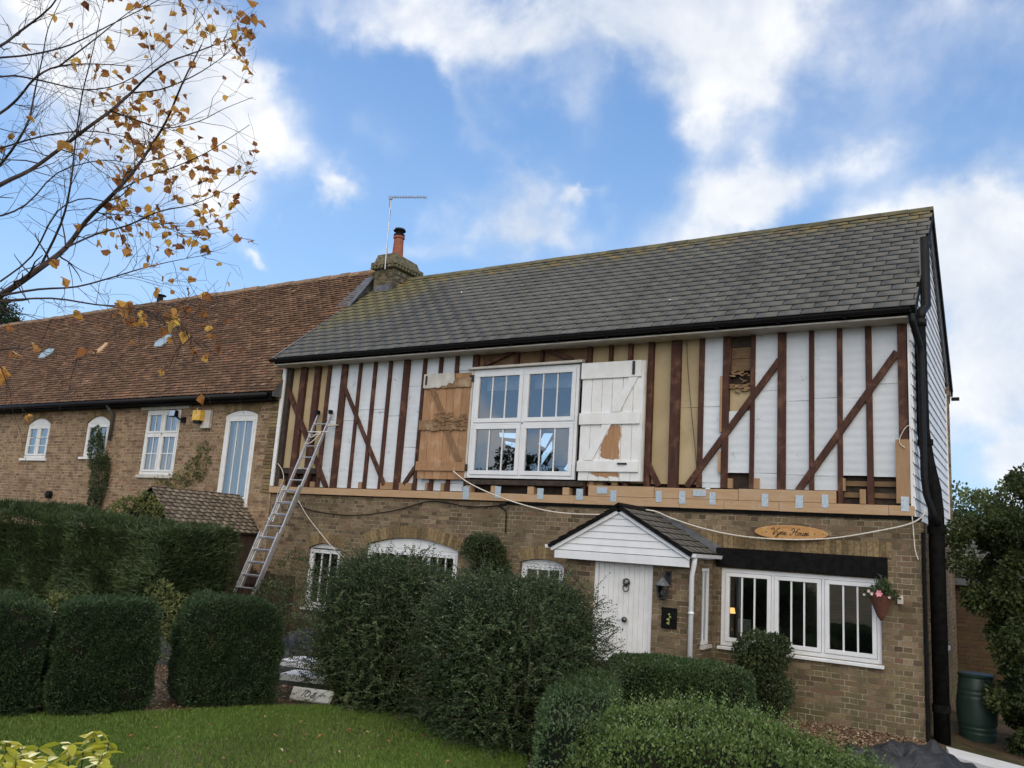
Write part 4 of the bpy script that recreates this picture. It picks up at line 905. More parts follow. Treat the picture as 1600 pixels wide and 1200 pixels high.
arch_bricks('brick_arch', no['a'], nh, -.012, .16); arch_bricks('brick_arch', no['b'], nh, -.012, .16); arch_bricks('brick_arch', no['d'], nh, -.012, .2)
# toothed, rough brick edge between the two houses
mb = MB()
for i in range(36):
    z = 2.8+i*.0735; mb.box(-13.9+random.uniform(-.05, .03), -13.67+random.uniform(-.03, .015), -.035-random.random()*.02, -.013, z+.006, z+.068)
build('toothed_bricks', mb, 'arch_brick', nh)
NEY, NEZ = -.28, 4.93; NRY, NRZ = 2.6, 8.55; NL = math.hypot(NRY-NEY, NRZ-NEZ); ndy, ndz = (NRY-NEY)/NL, (NRZ-NEZ)/NL
slates(NX0, NX1, (0, NEY, NEZ), (0, ndy, ndz), (0, -ndz, ndy), NL-.03, .1, .165, 'tile', 'roof', nh, thick=.012, jit=.008)
build('roof_deck', MB().add([(NX0, NEY+.03, NEZ-.02), (NX1, NEY+.03, NEZ-.02), (NX1, NRY, NRZ-.02), (NX0, NRY, NRZ-.02), (NX0, 2*NRY-NEY, NEZ), (NX1, 2*NRY-NEY, NEZ)], [(0, 1, 2, 3), (3, 2, 5, 4)]), 'dark_wood', nh)
build('end_flashing', MB().prismx([(NEY, NEZ-.1), (NEY, NEZ), (NRY, NRZ), (2*NRY-NEY, NEZ), (2*NRY-NEY, NEZ-.1)][::-1], NX1-.03, NX1-.001), 'lead', nh)
build('verge_flashing', MB().hexa([(NX1-.35, 1.62, 7.33), (NX1+.12, 1.62, 7.33), (NX1+.12, 2.35, 8.26), (NX1-.1, 2.35, 8.26), (NX1-.35, 1.62, 7.36), (NX1+.12, 1.62, 7.36), (NX1+.12, 2.35, 8.3), (NX1-.1, 2.35, 8.3)]), 'lead', nh)
mb = MB(); x = NX0
while x < -13.5:
    j = random.uniform(-.012, .012); e = x+.33; y = NRY
    mb.add([(x, y-.12, NRZ-.1+j), (e, y-.12, NRZ-.1+j), (e, y-.05, NRZ+.02+j), (x, y-.05, NRZ+.02+j), (x, y+.05, NRZ+.02+j), (e, y+.05, NRZ+.02+j)], [(0, 1, 2, 3), (3, 2, 5, 4), (0, 3, 4), (1, 5, 2)]); x = e+.006
build('ridge_tiles', mb, simple('old_ridge', (.26, .16, .09), (.16, .11, .07), .9, 6, isl=.3), nh)
build('gutter', MB().tube([(NX0, NEY-.05, NEZ-.07), (-13.75, NEY-.05, NEZ-.07)], .058, 10), 'black', nh, smooth=True)
build('fascia', MB().box(NX0, -13.7, NEY+.02, NEY+.05, NEZ-.17, NEZ-.03).box(NX0, -13.7, NEY+.05, -.015, NEZ-.17, NEZ-.155), 'black_paint', nh)
build('downpipe', MB().tube([(-19.5, NEY-.03, 4.85), (-19.5, -.08, 4.6), (-19.5, -.08, 3.95)], .04, 10), 'grey_cable', nh, smooth=True)
def onroof(u, w_):
    r = ray(u, w_); nv = np.array([0, -ndz, ndy]); t = (np.array([0, NEY, NEZ])-CAM)@nv/(r@nv); return CAM+r*t+nv*.035
def patch_roof(pts, mat, name, nv=np.array([0, -ndz, ndy])):
    P = [onroof(*q) for q in pts]; m = MB(); n = len(P); m.add([tuple(p+nv*.012) for p in P]+[tuple(p-nv*.03) for p in P], [tuple(range(n))[::-1]]+[(i, (i+1) % n, (i+1) % n+n, i+n) for i in range(n)]); build(name, m, mat, nh)
M['glass_tile'] = simple('glass_tile', (.34, .42, .44), (.24, .31, .33), .25, 25)
patch_roof([(244, 536), (262, 525), (270, 525), (267, 532), (252, 543), (242, 543)], 'glass_tile', 'glass_tiles')
patch_roof([(66, 553), (78, 546), (86, 547), (82, 553), (70, 560), (61, 561)], 'glass_tile', 'glass_tiles')
patch_roof([(146, 554), (167, 537), (170, 538), (160, 549), (150, 555)], 'new_wood', 'roof_batten')
build('roof_vent', MB().lathe((-22.24, 2.6, 8.5), [(.09, 0), (.09, .2), (.05, .2), (.05, .25), (.17, .25), (.17, .27), (.02, .3)], 12), 'black', nh)
# its tiled porch
NP = -14.58; NPL, NPR, NPZ, NPA, NPY = -15.42, -13.80, 1.93, 2.72, -2.2
nep = build('porch', MB().prism([(NPL+.1, 0), (NPR-.1, 0), (NPR-.1, 1.9), (NP, 2.55), (NPL+.1, 1.9)], NPY+.2, NPY+.26).box(NPL+.1, NPL+.2, NPY+.26, -.02, 0, 1.9).box(NPR-.2, NPR-.1, NPY+.26, -.02, 0, 1.9), 'fence_wood', nh)
for s in (-1, 1):
    ex = NPL if s < 0 else NPR; d = np.array([NP-ex, 0, NPA-NPZ]); l = np.linalg.norm(d); d /= l; nn = np.array([s*abs(d[2]), 0, abs(d[0])])
    slates(NPY, -.015, (ex, 0, NPZ), d, nn, l, .1, .165, 'mossy_tile', 'porch_tiles', nep, axis='y', thick=.012, jit=.006)
    p = np.array([ex, 0, NPZ])
    def Q(t, o): q = p+d*t+nn*o; return (q[0], q[2])
    q = [Q(-.03, -.015), Q(l, -.015), Q(l, -.11), Q(-.03, -.11)]; q = q if s > 0 else q[::-1]
    build('barge_board', MB().prism(q, NPY+.01, NPY+.04), 'black_paint', nep)
    q = [Q(0, -.016), Q(l, -.016), Q(l, -.03), Q(0, -.03)]; q = q if s > 0 else q[::-1]
    build('roof_deck', MB().prism(q, NPY+.045, -.02), 'dark_wood', nep)

# ================================================================= OUTBUILDING behind, right
ob = empty('outbuilding', (1, 6, 0), 'low brick outbuilding with slate roof behind the right end of the house', 'outbuilding')
build('wall', MB().box(-3, 5, 6, 9, -.5, 1.98), 'brick_red', ob)
slates(-3.1, 5.1, (0, 5.8, 2.02), (0, .88, .475), (0, -.475, .88), 2.4, .2, .33, 'slate', 'roof', ob, edge='slate_edge_shade')
build('roof_deck', MB().add([(-3.1, 5.82, 2.0), (5.1, 5.82, 2.0), (5.1, 7.9, 3.12), (-3.1, 7.9, 3.12), (-3.1, 10, 2), (5.1, 10, 2)], [(0, 1, 2, 3), (3, 2, 5, 4)]), 'dark_wood', ob)
build('fascia', MB().box(-3.1, 5.1, 5.8, 5.83, 1.88, 2.01), 'lead', ob)

# ================================================================= THINGS ON THE WALLS
g = empty('tv_aerial', (-13.02, 2.26, 8.5), 'thin television aerial on a mast clamped to the chimney', 'aerial')
build('mast', MB().tube([(-13.0, 2.14, 8.35), (-13.03, 2.14, 10.2)], .011, 8), 'metal', g)
b0 = Vector((-13.04, 2.14, 10.2)); b1 = Vector((-11.98, 2.14, 10.02)); m = MB().tube([b0-Vector((.06, 0, -.01)), b1], .014, 6)
for i in range(13): p = b0+(b1-b0)*(i/12.0); m.tube([p-Vector((0, .1, 0)), p+Vector((0, .1, 0))], .006, 5)
m.tube([b1-Vector((.0, 0, 0)), b1+Vector((.04, 0, -.01))], .03, 6).box(-13.08, -13.0, 2.11, 2.17, 10.14, 10.21)
build('antenna_boom', m, 'metal', g)
build('cable', MB().tube([(-13.1, 2.19, 10.15), (-13.09, 2.18, 10.0), (-13.03, 2.17, 9.85), (-13.04, 2.17, 9.4), (-13.0, 2.17, 8.4)], .007, 5), 'black', g)

g = empty('house_sign', (-2.96, -.02, 2.5), 'oval varnished wooden house name sign above the wide lower window', 'sign')
n = 40; m = MB().prism([(-2.957+.5*math.cos(t)*(1+.03*math.cos(2*t)), 2.505+.108*math.sin(t)) for t in np.linspace(0, 2*math.pi, n, endpoint=False)], -.055, -.02)
build('board', m, 'sign_wood', g, bevel=.008)
def strokes(name, sts, ox, oz, sc, y, r, mat, parent, slant=.35, dirx=(1, 0, 0), dirz=(0, 0, 1)):
    m = MB()
    for st in sts:
        # smooth the polyline
        P = [np.array(p, float) for p in st]; Q = []
        for i in range(len(P)-1):
            p0 = P[max(i-1, 0)]; p1 = P[i]; p2_ = P[i+1]; p3_ = P[min(i+2, len(P)-1)]
            for t in (0, .25, .5, .75): Q.append(.5*((2*p1)+(-p0+p2_)*t+(2*p0-5*p1+4*p2_-p3_)*t*t+(-p0+3*p1-3*p2_+p3_)*t**3))
        Q.append(P[-1]); m.tube([tuple(np.array([ox, y, oz])+np.array(dirx)*(q[0]+slant*q[1])*sc+np.array(dirz)*q[1]*sc) for q in Q], r, 5)
    return build(name, m, mat, parent)
VYNE = [[(-.35, .75), (-.5, .95), (-.2, 1.1), (.05, .85), (.12, .3), (.15, 0), (.4, .5), (.75, 1.1), (.95, 1.05)],           # V
        [(.75, .5), (.75, .15), (.95, .02), (1.1, .15), (1.15, .5), (1.08, .0), (.9, -.5), (.68, -.45), (.9, -.1), (1.25, .1)],     # y
        [(1.25, .1), (1.42, .5), (1.38, 0), (1.5, .4), (1.68, .5), (1.7, .2), (1.72, .02), (1.9, .12)],                          # n
        [(1.9, .12), (2.15, .3), (2.1, .5), (1.95, .4), (1.95, .1), (2.15, 0), (2.4, .18)]]                                     # e
HOUSE = [[(3.15, .75), (2.95, .95), (3.15, 1.12), (3.45, .95), (3.4, .4), (3.2, .0), (2.95, .05), (3.0, .25)], [(4.3, 1.1), (4.0, 1.0), (3.85, .5), (3.85, .08), (4.05, .02)], [(3.25, .5), (3.6, .6), (3.95, .52), (4.1, .62)],  # H
         [(4.35, .45), (4.2, .3), (4.25, .05), (4.45, .02), (4.55, .3), (4.4, .5), (4.65, .38)],                                 # o
         [(4.75, .5), (4.7, .12), (4.85, .0), (5.02, .15), (5.08, .5), (5.05, .08), (5.2, .05)],                                  # u
         [(5.2, .05), (5.45, .5), (5.5, .25), (5.48, .05), (5.3, .03), (5.62, .12)],                                             # s
         [(5.62, .12), (5.88, .3), (5.82, .5), (5.66, .4), (5.66, .1), (5.88, 0), (6.15, .18)]]                                   # e
strokes('lettering', VYNE+HOUSE, -3.21, 2.475, .083, -.058, .0042, 'ink', g)
build('screw', MB().ball((-3.3, -.056, 2.505), .008, 5).ball((-2.62, -.056, 2.505), .008, 5), 'ink', g)

g = empty('hanging_basket', (-1.72, 0, 1.7), 'cone shaped wicker wall basket of flowers with a pink bloom beside the lower window', 'hanging basket')
bc = (-1.75, -.22)
build('wicker_cone', MB().lathe((bc[0], bc[1], 1.42), [(.01, 0), (.05, .05), (.15, .3), (.16, .33), (.14, .33), (.02, .1)], 18), simple('wicker', (.13, .045, .025), (.07, .028, .018), .85, 40, sc=(1, 1, 2), bump=.8, bscale=60), g)
build('wall_bracket', MB().tube([(bc[0], -.005, 2.0), (bc[0], -.2, 2.0), (bc[0], -.22, 1.9)], .008, 6).tube([(bc[0], -.2, 1.98), (bc[0]-.13, -.22, 1.74)], .004, 4).tube([(bc[0], -.2, 1.98), (bc[0]+.13, -.22, 1.74)], .004, 4), 'iron', g)
n = 900; P = np.array([bc[0], bc[1], 1.76])+unit(RNG.normal(size=(n, 3)))*np.array([.23, .16, .1])*RNG.random((n, 1))**.4; P[:, 2] += .0
leaves('foliage', P, unit(P-np.array([bc[0], bc[1], 1.68]))+RNG.normal(size=(n, 3))*.4, .035, .018, 'climber', g)
P = np.array([bc[0]+.03, bc[1]+.02, 1.80])+RNG.normal(size=(260, 3))*np.array([.05, .04, .05]); leaves('upright_fern', P, np.array([0, 0, 1.])+RNG.normal(size=(260, 3))*.35, .09, .014, 'box', g)
for (dx, dy_, dz_, mt, r) in ((.0, -.15, .01, 'petal', .04), (-.13, -.12, .03, 'petal_pale', .02), (-.09, -.14, -.0, 'petal_pale', .02), (-.19, -.08, -.02, 'petal_pale', .018), (.12, -.12, -.03, 'petal_pale', .016)):
    m = MB(); c = Vector((bc[0]+dx, bc[1]+dy_, 1.76+dz_))
    for k in range(6):
        t = k*math.pi/3; e = Vector((math.cos(t), -.3, math.sin(t))); s = Vector((-math.sin(t), 0, math.cos(t)))
        m.add([c, c+e*r*.6-s*r*.5, c+e*r*1.25, c+e*r*.6+s*r*.5], [(0, 1, 2, 3)])
    m.ball(c, r*.2, 5); build('flower', m, mt, g)
g = empty('wall_box', (-1.54, 0, 1.7), 'small beige electrical box on brick beside the hanging basket', 'electrical box')
build('casing', MB().box(-1.575, -1.505, -.045, -.001, 1.645, 1.755), 'off_white', g, bevel=.006); build('keyhole', MB().ball((-1.54, -.045, 1.715), .014, 5), 'ink', g)
# lantern + plaque on the porch pier
g = empty('wall_lantern', (-4.42, -1.0, 1.6), 'old grey metal lantern on the brick pier right of the front door', 'lantern')
lx, ly = -4.44, -1.13
build('bracket', MB().tube([(lx+.04, -1.0, 1.8), (lx+.05, -1.06, 1.84), (lx+.03, -1.12, 1.84), (lx, ly, 1.76)], .018, 8).box(lx-.0, lx+.08, -1.02, -1.001, 1.68, 1.86), 'iron', g)
build('cap', MB().lathe((lx, ly, 1.66), [(.11, 0), (.075, .045), (.05, .07), (.02, .1), (.025, .115), (.0, .125)], 6), 'lead', g)
build('glass_body', MB().lathe((lx, ly, 1.49), [(.06, 0), (.09, .17)], 6), 'glass', g)
m = MB()
for k in range(6): t = k*math.pi/3; m.tube([(lx+.062*math.cos(t), ly+.062*math.sin(t), 1.49), (lx+.093*math.cos(t), ly+.093*math.sin(t), 1.66)], .006, 4)
m.lathe((lx, ly, 1.46), [(.02, 0), (.068, .02), (.068, .035), (.0, .036)], 6)
build('cage', m, 'iron', g); build('bulb', MB().ball((lx, ly, 1.56), .028, 6, 1.4), 'blind', g)
g = empty('wall_plaque', (-4.37, -1.0, 1.21), 'square black plaque with a small yellow flower picture below the lantern', 'plaque')
build('panel', MB().box(-4.485, -4.26, -1.03, -1.001, 1.08, 1.36), 'black_paint', g, bevel=.006)
build('flower_motif', MB().bar((-4.37, -1.032, 1.13), (-4.36, -1.032, 1.27), .012, .004, (0, 1, 0)).ball((-4.385, -1.033, 1.2), .018, 5).ball((-4.35, -1.033, 1.235), .016, 5).ball((-4.37, -1.033, 1.27), .016, 5).ball((-4.39, -1.033, 1.15), .014, 5), simple('motif', (.35, .36, .1), (.12, .2, .05), .6, 40), g)
g = empty('alarm_box', (-16.0, -.02, 4.4), 'yellow and grey burglar alarm box high on the neighbouring wall', 'alarm box')
build('back_box', MB().box(-16.1, -15.8, -.1, -.014, 4.2, 4.62), 'off_white', g, bevel=.01); build('yellow_cover', MB().box(-16.24, -15.97, -.24, -.101, 4.36, 4.6), 'yellow', g, bevel=.015)
build('lens', MB().box(-16.2, -16.02, -.22, -.12, 4.3, 4.355), 'black', g)
g = empty('floodlight', (-16.85, -.02, 4.5), 'small black floodlight beside the tall white casement window', 'floodlight')
build('lamp_head', MB().hexa([(-17.02, -.3, 4.46), (-16.78, -.3, 4.46), (-16.8, -.18, 4.46), (-17.0, -.18, 4.46), (-17.02, -.28, 4.62), (-16.78, -.28, 4.62), (-16.8, -.18, 4.6), (-17.0, -.18, 4.6)]), 'black', g, bevel=.01)
build('lamp_glass', MB().add([(-17.0, -.302, 4.475), (-16.8, -.302, 4.475), (-16.8, -.285, 4.605), (-17.0, -.285, 4.605)], [(0, 1, 2, 3)]), 'metal', g)
build('arm', MB().tube([(-16.9, -.2, 4.5), (-16.82, -.12, 4.42), (-16.8, -.01, 4.42)], .02, 6).box(-16.85, -16.72, -.06, -.013, 4.35, 4.48), 'black', g)
build('flue_vent', MB().lathe((0, 0, 0), [(.0, 0), (.1, 0), (.1, .1), (.06, .12), (0, .12)], 14), 'black', None, label='round black vent low on the neighbouring brick wall above the hedge', cat='vent')
fv = bpy.data.objects['flue_vent']; fv.rotation_euler = (math.pi/2, 0, 0); fv.location = (-21.77, -.014, 2.55)
# cables: loose over the brickwork
def cable(name, pts, r, mat, label, cat='cable', group=None):
    P = [np.array(p, float) for p in pts]; Q = []
    for i in range(len(P)-1):
        p0 = P[max(i-1, 0)]; p1 = P[i]; p2_ = P[i+1]; p3_ = P[min(i+2, len(P)-1)]
        for t in (0, .2, .4, .6, .8): Q.append(.5*((2*p1)+(-p0+p2_)*t+(2*p0-5*p1+4*p2_-p3_)*t*t+(-p0+3*p1-3*p2_+p3_)*t**3))
    Q.append(P[-1]); build(name, MB().tube([tuple(q) for q in Q], r, 6), mat, None, smooth=True, label=label, cat=cat, group=group, origin=tuple(P[0]))
px_ = lambda L, y: [PY(u, w_, y) for u, w_ in L]
cable('white_cable', px_([(708, 736), (735, 756), (790, 780), (860, 799), (930, 804), (965, 801)], -.16)+px_([(985, 797), (1020, 798)], -.3)+px_([(1050, 810), (1100, 826), (1160, 838), (1230, 843), (1300, 841), (1370, 830), (1420, 819), (1442, 806), (1444, 795)], -.09), .011, 'rope', 'long cream cable slung from the brown shutter over the porch to the right corner')
cable('black_cable', px_([(460, 782), (476, 794), (510, 802), (560, 805), (620, 797), (675, 783), (735, 792), (790, 789)], -.035), .010, 'black', 'black cable sagging across bricks between the ladder and shutter')
cable('conduit', px_([(1190, 797), (1000, 792), (793, 787), (791, 800), (790, 832)], -.025), .012, 'black', 'thin black conduit running down the brick left of the porch')
cable('loose_wire', px_([(1414, 700), (1405, 690), (1412, 672), (1420, 665)], -.07)+px_([(1425, 672)], -.07), .006, 'rope', 'loose white wire curling at the right corner post')
cable('loose_wire', px_([(1425, 805), (1428, 840), (1430, 860), (1435, 875)], -.05), .007, 'rope', 'loose white wire hanging down bricks below the right corner post')
cable('purple_wire', px_([(1073, 530), (1075, 580), (1080, 640), (1086, 700), (1089, 740)], -.0), .006, 'grey_cable', 'thin dark wire hanging over the beige board between studs')
cable('ladder_rope', px_([(466, 782), (480, 806), (500, 832), (522, 858), (540, 872)], -.12), .008, 'rope', 'pale rope trailing from the ladder to the narrow lower window', 'rope')
cable('loose_wire', px_([(434, 724), (441, 735), (443, 750), (436, 765), (430, 790), (428, 805)], -.1), .008, 'rope', 'loose white wire hanging beside the top left corner of brickwork')

# ================================================================= LADDER
g = empty('extension_ladder', (-12.29, -1.65, 0), 'tall aluminium extension ladder leaning against the stripped upper wall', 'ladder')
LT = Vector((-12.29, -.06, 4.5)); LB = Vector((-12.62, -1.55, -.02)); LD = (LT-LB).normalized(); LN = Vector((0, -LD.z, LD.y)); LLEN = (LT-LB).length
def section(name, t0, t1, wd, off):
    m = MB()
    for s in (-1, 1):
        a = LB+LD*t0+LN*off+Vector((s*wd/2, 0, 0)); b = LB+LD*t1+LN*off+Vector((s*wd/2, 0, 0)); m.bar(a, b, .028, .065, LN)
    o = build(name, m, 'metal', g, bevel=.004)
    r = MB(); t = math.ceil((t0+.1)/.25)*.25
    while t < t1-.06:
        c = LB+LD*t+LN*off; r.tube([c-Vector((wd/2, 0, 0)), c+Vector((wd/2, 0, 0))], .015, 8); t += .25
    build('rungs', r, 'metal', o); return o
s1 = section('fly_section', 2.35, LLEN, .36, -.04); section('middle_section', 1.0, 3.1, .43, .03); section('base_section', 0, 2.1, .5, .10)
build('end_cap', MB().box(-12.29-.2, -12.29-.155, -.12, -.03, 4.44, 4.52).box(-12.29+.155, -12.29+.2, -.12, -.03, 4.44, 4.52), 'black', g)
build('stand_off', MB().tube([LB+LD*4.3+Vector((-.2, -.02, 0)), LB+LD*4.3+Vector((.33, .02, .0))], .014, 6).hexa([(-12.12, -.12, 4.18), (-11.87, -.1, 4.2), (-11.87, -.06, 4.2), (-12.12, -.06, 4.18), (-12.12, -.12, 4.24), (-11.87, -.1, 4.215), (-11.87, -.06, 4.215), (-12.12, -.06, 4.24)]), 'off_white', g)
cable('tie_rope', [LB+LD*4.25+LN*.02+Vector((-.17, 0, 0)), LB+LD*4.15+LN*.06, LB+LD*4.3+LN*.02+Vector((.16, 0, 0)), LB+LD*4.05+LN*.05+Vector((.05, 0, 0)), LB+LD*4.0+LN*.04+Vector((-.15, 0, 0))], .01, 'rope', 'pale rope lashed round the top rungs of the ladder', 'rope')

# table lamp and leaflet inside the lower window
g = empty('table_lamp', (-4.0, .5, .9), 'small lit orange table lamp behind the left pane of the lower window', 'lamp')
q = PY(1144, 954, .55)
build('lamp_shade', MB().lathe((q[0], .55, q[2]-.04), [(.05, 0), (.035, .08)], 16, False), 'lampglow', g); build('stem', MB().lathe((q[0], .55, q[2]-.3), [(.05, 0), (.045, .02), (.012, .05), (.01, .28)], 12), 'brass', g)
q = PY(1163, 978, .4)
build('greeting_card', MB().box(q[0]-.1, q[0]+.1, .4, .41, q[2]-.1, q[2]+.1), 'book', None, label='pale card standing on the sill inside the lower window', cat='card', origin=(q[0], .4, q[2]))

# ================================================================= GROUND
def gh(x, y):
    t = min(max((-3.2-y)/2.2, 0), 1); t = t*t*(3-2*t); return .25*t-(.12 if x > -1.0 else 0)*(1-t)
def ghn(x, y):
    t = np.clip((-3.2-y)/2.2, 0, 1); t = t*t*(3-2*t); return .25*t-.12*np.clip((x+1.4)/.5, 0, 1)*(1-t)
gx = np.concatenate([[-400, -120, -60], np.arange(-36, 12.1, .4), [30, 80, 400]]); gy = np.concatenate([[-400, -100, -40], np.arange(-18, 12.1, .4), [40, 120, 500]])
XX, YY = np.meshgrid(gx, gy); V = np.stack([XX, YY, ghn(XX, YY)-.01], -1).reshape(-1, 3); nx = len(gx)
F = np.array([(j*nx+i, j*nx+i+1, (j+1)*nx+i+1, (j+1)*nx+i) for j in range(len(gy)-1) for i in range(nx-1)])
np_mesh('ground', V, F, 'soil', None, kind='structure')
# lawn: its far edge follows the hedge line
edge = [(-30, -12.5), (-9.5, -9.2), (-8.3, -8.1), (-7.4, -6.9), (-6.9, -5.8), (-6.3, -5.1), (-5.4, -4.9), (-4.6, -5.2), (-3.9, -5.6), (-3.3, -6.8), (-2.6, -9.0)]
fine = []
for (a, b), (c, d) in zip(edge, edge[1:]):
    n = max(2, int(math.hypot(c-a, d-b)/.25)); fine += [(a+(c-a)*i/n, b+(d-b)*i/n+random.uniform(-.03, .03)) for i in range(n)]
fine.append(edge[-1]); m = MB()
for (a, b), (c, d) in zip(fine, fine[1:]):
    m.add([(a, -17, .245), (c, -17, .245), (c, d, float(ghn(np.array(c), np.array(d)))+.004), (a, b, float(ghn(np.array(a), np.array(b)))+.004)], [(0, 1, 2, 3)])
build('lawn', m, 'lawn', None, kind='structure')
ex = np.array([e[0] for e in edge]); ey = np.array([e[1] for e in edge])
n = 190000; r = RNG.random(n); x = -10.5+8.2*RNG.random(n); ymax = np.interp(x, ex, ey); y = ymax-.02-(RNG.random(n)**1.15)*3.4
P = np.stack([x, y, ghn(x, y)+.0], 1); D = np.array([0, 0, 1.])+RNG.normal(size=(n, 3))*.45
leaves('grass_blades', P, D, RNG.uniform(.02, .045, n), .006, 'grass', None, kind='stuff', label='short green grass blades of the lawn in front of the clipped hedges', cat='grass')
# bark chips and gravel by the house wall and in the gap between the clipped yews
n = 26000; x = RNG.uniform(-4.2, -1.0, n); y = -.05-RNG.random(n)*3.2; P = np.stack([x, y, ghn(x, y)], 1)
n2 = 14000; x2 = RNG.uniform(-12, -7, n2); y2 = RNG.uniform(-7.6, -3.4, n2); P = np.concatenate([P, np.stack([x2, y2, ghn(x2, y2)], 1)]); n += n2
leaves('bark_chips', P, RNG.normal(size=(n, 3))*np.array([1, 1, .25]), RNG.uniform(.015, .05, n), RNG.uniform(.01, .03, n), 'chip', None, kind='stuff', label='loose bark chips and fallen leaf litter on the bed below the window', cat='bark chips')

# ================================================================= HEDGES AND SHRUBS
def gz(x, y): return float(ghn(np.array(float(x)), np.array(float(y))))
def rbox(n, hx, hy, hz, p=5.0, taper=.0, bumpy=.03, seed=1, f=3.0):
    """points and normals on a rounded, slightly tapered box (superellipsoid)"""
    d = RNG.normal(size=(n, 3)); d = d/np.array([1/hx, 1/hy, 1/hz])**0; d = unit(d)
    d = unit(d*np.array([1, 1, 1])); a = np.abs(d/np.array([hx, hy, hz])); r = (np.sum(a**p, 1))**(-1/p); P = d*r[:, None]
    N = np.sign(d)*(np.abs(P/np.array([hx, hy, hz]))**(p-1))/np.array([hx, hy, hz]); N = unit(N)
    k = 1-taper*(P[:, 2]/hz+1)/2; P[:, 0] *= k; P[:, 1] *= k
    P += N*(snoise(P, f, seed)*bumpy)[:, None]; return P, N
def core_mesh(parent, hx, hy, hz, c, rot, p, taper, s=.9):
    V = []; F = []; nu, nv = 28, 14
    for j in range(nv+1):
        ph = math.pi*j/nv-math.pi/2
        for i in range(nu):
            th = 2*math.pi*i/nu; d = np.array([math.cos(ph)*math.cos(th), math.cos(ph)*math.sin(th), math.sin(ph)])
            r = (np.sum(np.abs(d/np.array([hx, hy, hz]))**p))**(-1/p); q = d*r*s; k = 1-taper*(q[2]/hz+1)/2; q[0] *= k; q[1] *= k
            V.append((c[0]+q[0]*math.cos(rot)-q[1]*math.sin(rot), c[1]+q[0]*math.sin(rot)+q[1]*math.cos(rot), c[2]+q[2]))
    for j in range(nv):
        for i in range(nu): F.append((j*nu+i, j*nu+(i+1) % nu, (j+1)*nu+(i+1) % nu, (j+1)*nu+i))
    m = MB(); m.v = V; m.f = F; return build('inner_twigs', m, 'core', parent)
def clipped(name, label, cat, c, hx, hy, h, rot, mat, n, Ln, W, p=7, taper=.10, group=None, bumpy=.03, spiky=.25):
    z0 = gz(c[0], c[1]); root = empty(name, (c[0], c[1], z0), label, cat, group); cc = np.array([c[0], c[1], z0+h/2])
    P, N = rbox(n, hx, hy, h/2, p, taper, bumpy, seed=int(abs(c[0]*100))); P = P-N*(RNG.random(n)**2*.06)[:, None]
    R_ = np.array([[math.cos(rot), -math.sin(rot), 0], [math.sin(rot), math.cos(rot), 0], [0, 0, 1]]); P = P@R_.T+cc; N = N@R_.T
    hol = snoise(P, 7.0, 13)+.6*snoise(P, 15.0, 14); keep = (P[:, 2] > z0) & ~((hol < -.75) & (RNG.random(n) < .75)); P, N = P[keep], N[keep]
    P = P+N*(snoise(P, 9.0, 21)*.018)[:, None]; D = N*.7+np.array([0, 0, .45])+RNG.normal(size=P.shape)*.55
    L_ = RNG.uniform(.7, 1.3, len(P))*Ln; L_[RNG.random(len(P)) < .06] *= 1+spiky*5
    cl = snoise(P, 5.0, 3)*.5+.5; rn = np.clip(RNG.random(len(P))*.65+cl*.35, 0, 1)
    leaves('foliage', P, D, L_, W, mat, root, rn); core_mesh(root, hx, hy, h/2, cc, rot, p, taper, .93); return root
ang = math.atan2(2.25, 1.0)
T = 'clipped yew blocks along the lawn'
clipped('topiary_yew', 'clipped dark yew block cut by the left edge of the photo', 'topiary', (-8.38, -8.05), .5, .4, 1.0, ang, 'yew', 60000, .026, .012, group=T)
clipped('topiary_yew', 'middle clipped dark yew block between two gaps, wider than its neighbours', 'topiary', (-7.90, -7.20), .485, .42, 1.03, ang, 'yew', 66000, .026, .012, group=T)
clipped('topiary_yew', 'clipped dark yew block in front of the ladder foot, nearest the big shrubs', 'topiary', (-7.46, -6.03), .52, .42, 1.05, ang, 'yew', 66000, .026, .012, group=T)
# long conifer hedge
lh = empty('long_hedge', (-15.4, -3.4, 0), 'long tall shaggy conifer hedge running in front of the left house', 'hedge')
n = 120000; hx, hy, hz = 4.75, .75, 1.13
P, N = rbox(n, hx, hy, hz, 7, .0, .10, 5, 1.6)
# spread samples evenly over the long sides
u = RNG.uniform(-hx, hx, n); v = RNG.uniform(-hz, hz, n); side = RNG.random(n); P = np.where((side < .62)[:, None], np.stack([u, -hy*np.ones(n), v], 1), np.stack([u, RNG.uniform(-hy, hy, n), hz*np.ones(n)], 1)); N = np.where((side < .62)[:, None], [0, -1., 0], [0, 0, 1.])
me_ = side > .9; P[me_] = np.stack([hx*np.ones(n), RNG.uniform(-hy, hy, n), v], 1)[me_]; N[me_] = [1, 0, 0]
ed = np.clip((np.abs(P[:, 1])/hy), 0, 1)**6*np.clip(np.abs(P[:, 2])/hz, 0, 1)**6*.12; P -= np.sign(P)*np.array([0, 1, 1])*ed[:, None]
P += N*(snoise(P, 2.2, 9)*.09+snoise(P, 6, 2)*.04-RNG.random(n)**2*.12)[:, None]
tilt = .035; cc = np.array([-16.1, -3.4, hz]); Pw = P+cc; Pw[:, 2] = (P[:, 2]+hz)*(1-.035-.075*np.clip((P[:, 0]-.3)/2.2, 0, 1)); keep = Pw[:, 2] > 0.0; Pw, N = Pw[keep], N[keep]; P = P[keep]
D = N*.55+np.array([.55, 0, .35])*np.sign(snoise(P, 1.5, 4)+.4)[:, None]*np.array([1, 1, 1])+RNG.normal(size=Pw.shape)*.45; D[:, 2] = np.abs(D[:, 2])
Ls = RNG.uniform(.04, .12, len(Pw)); Ls[RNG.random(len(Pw)) < .02] = .2
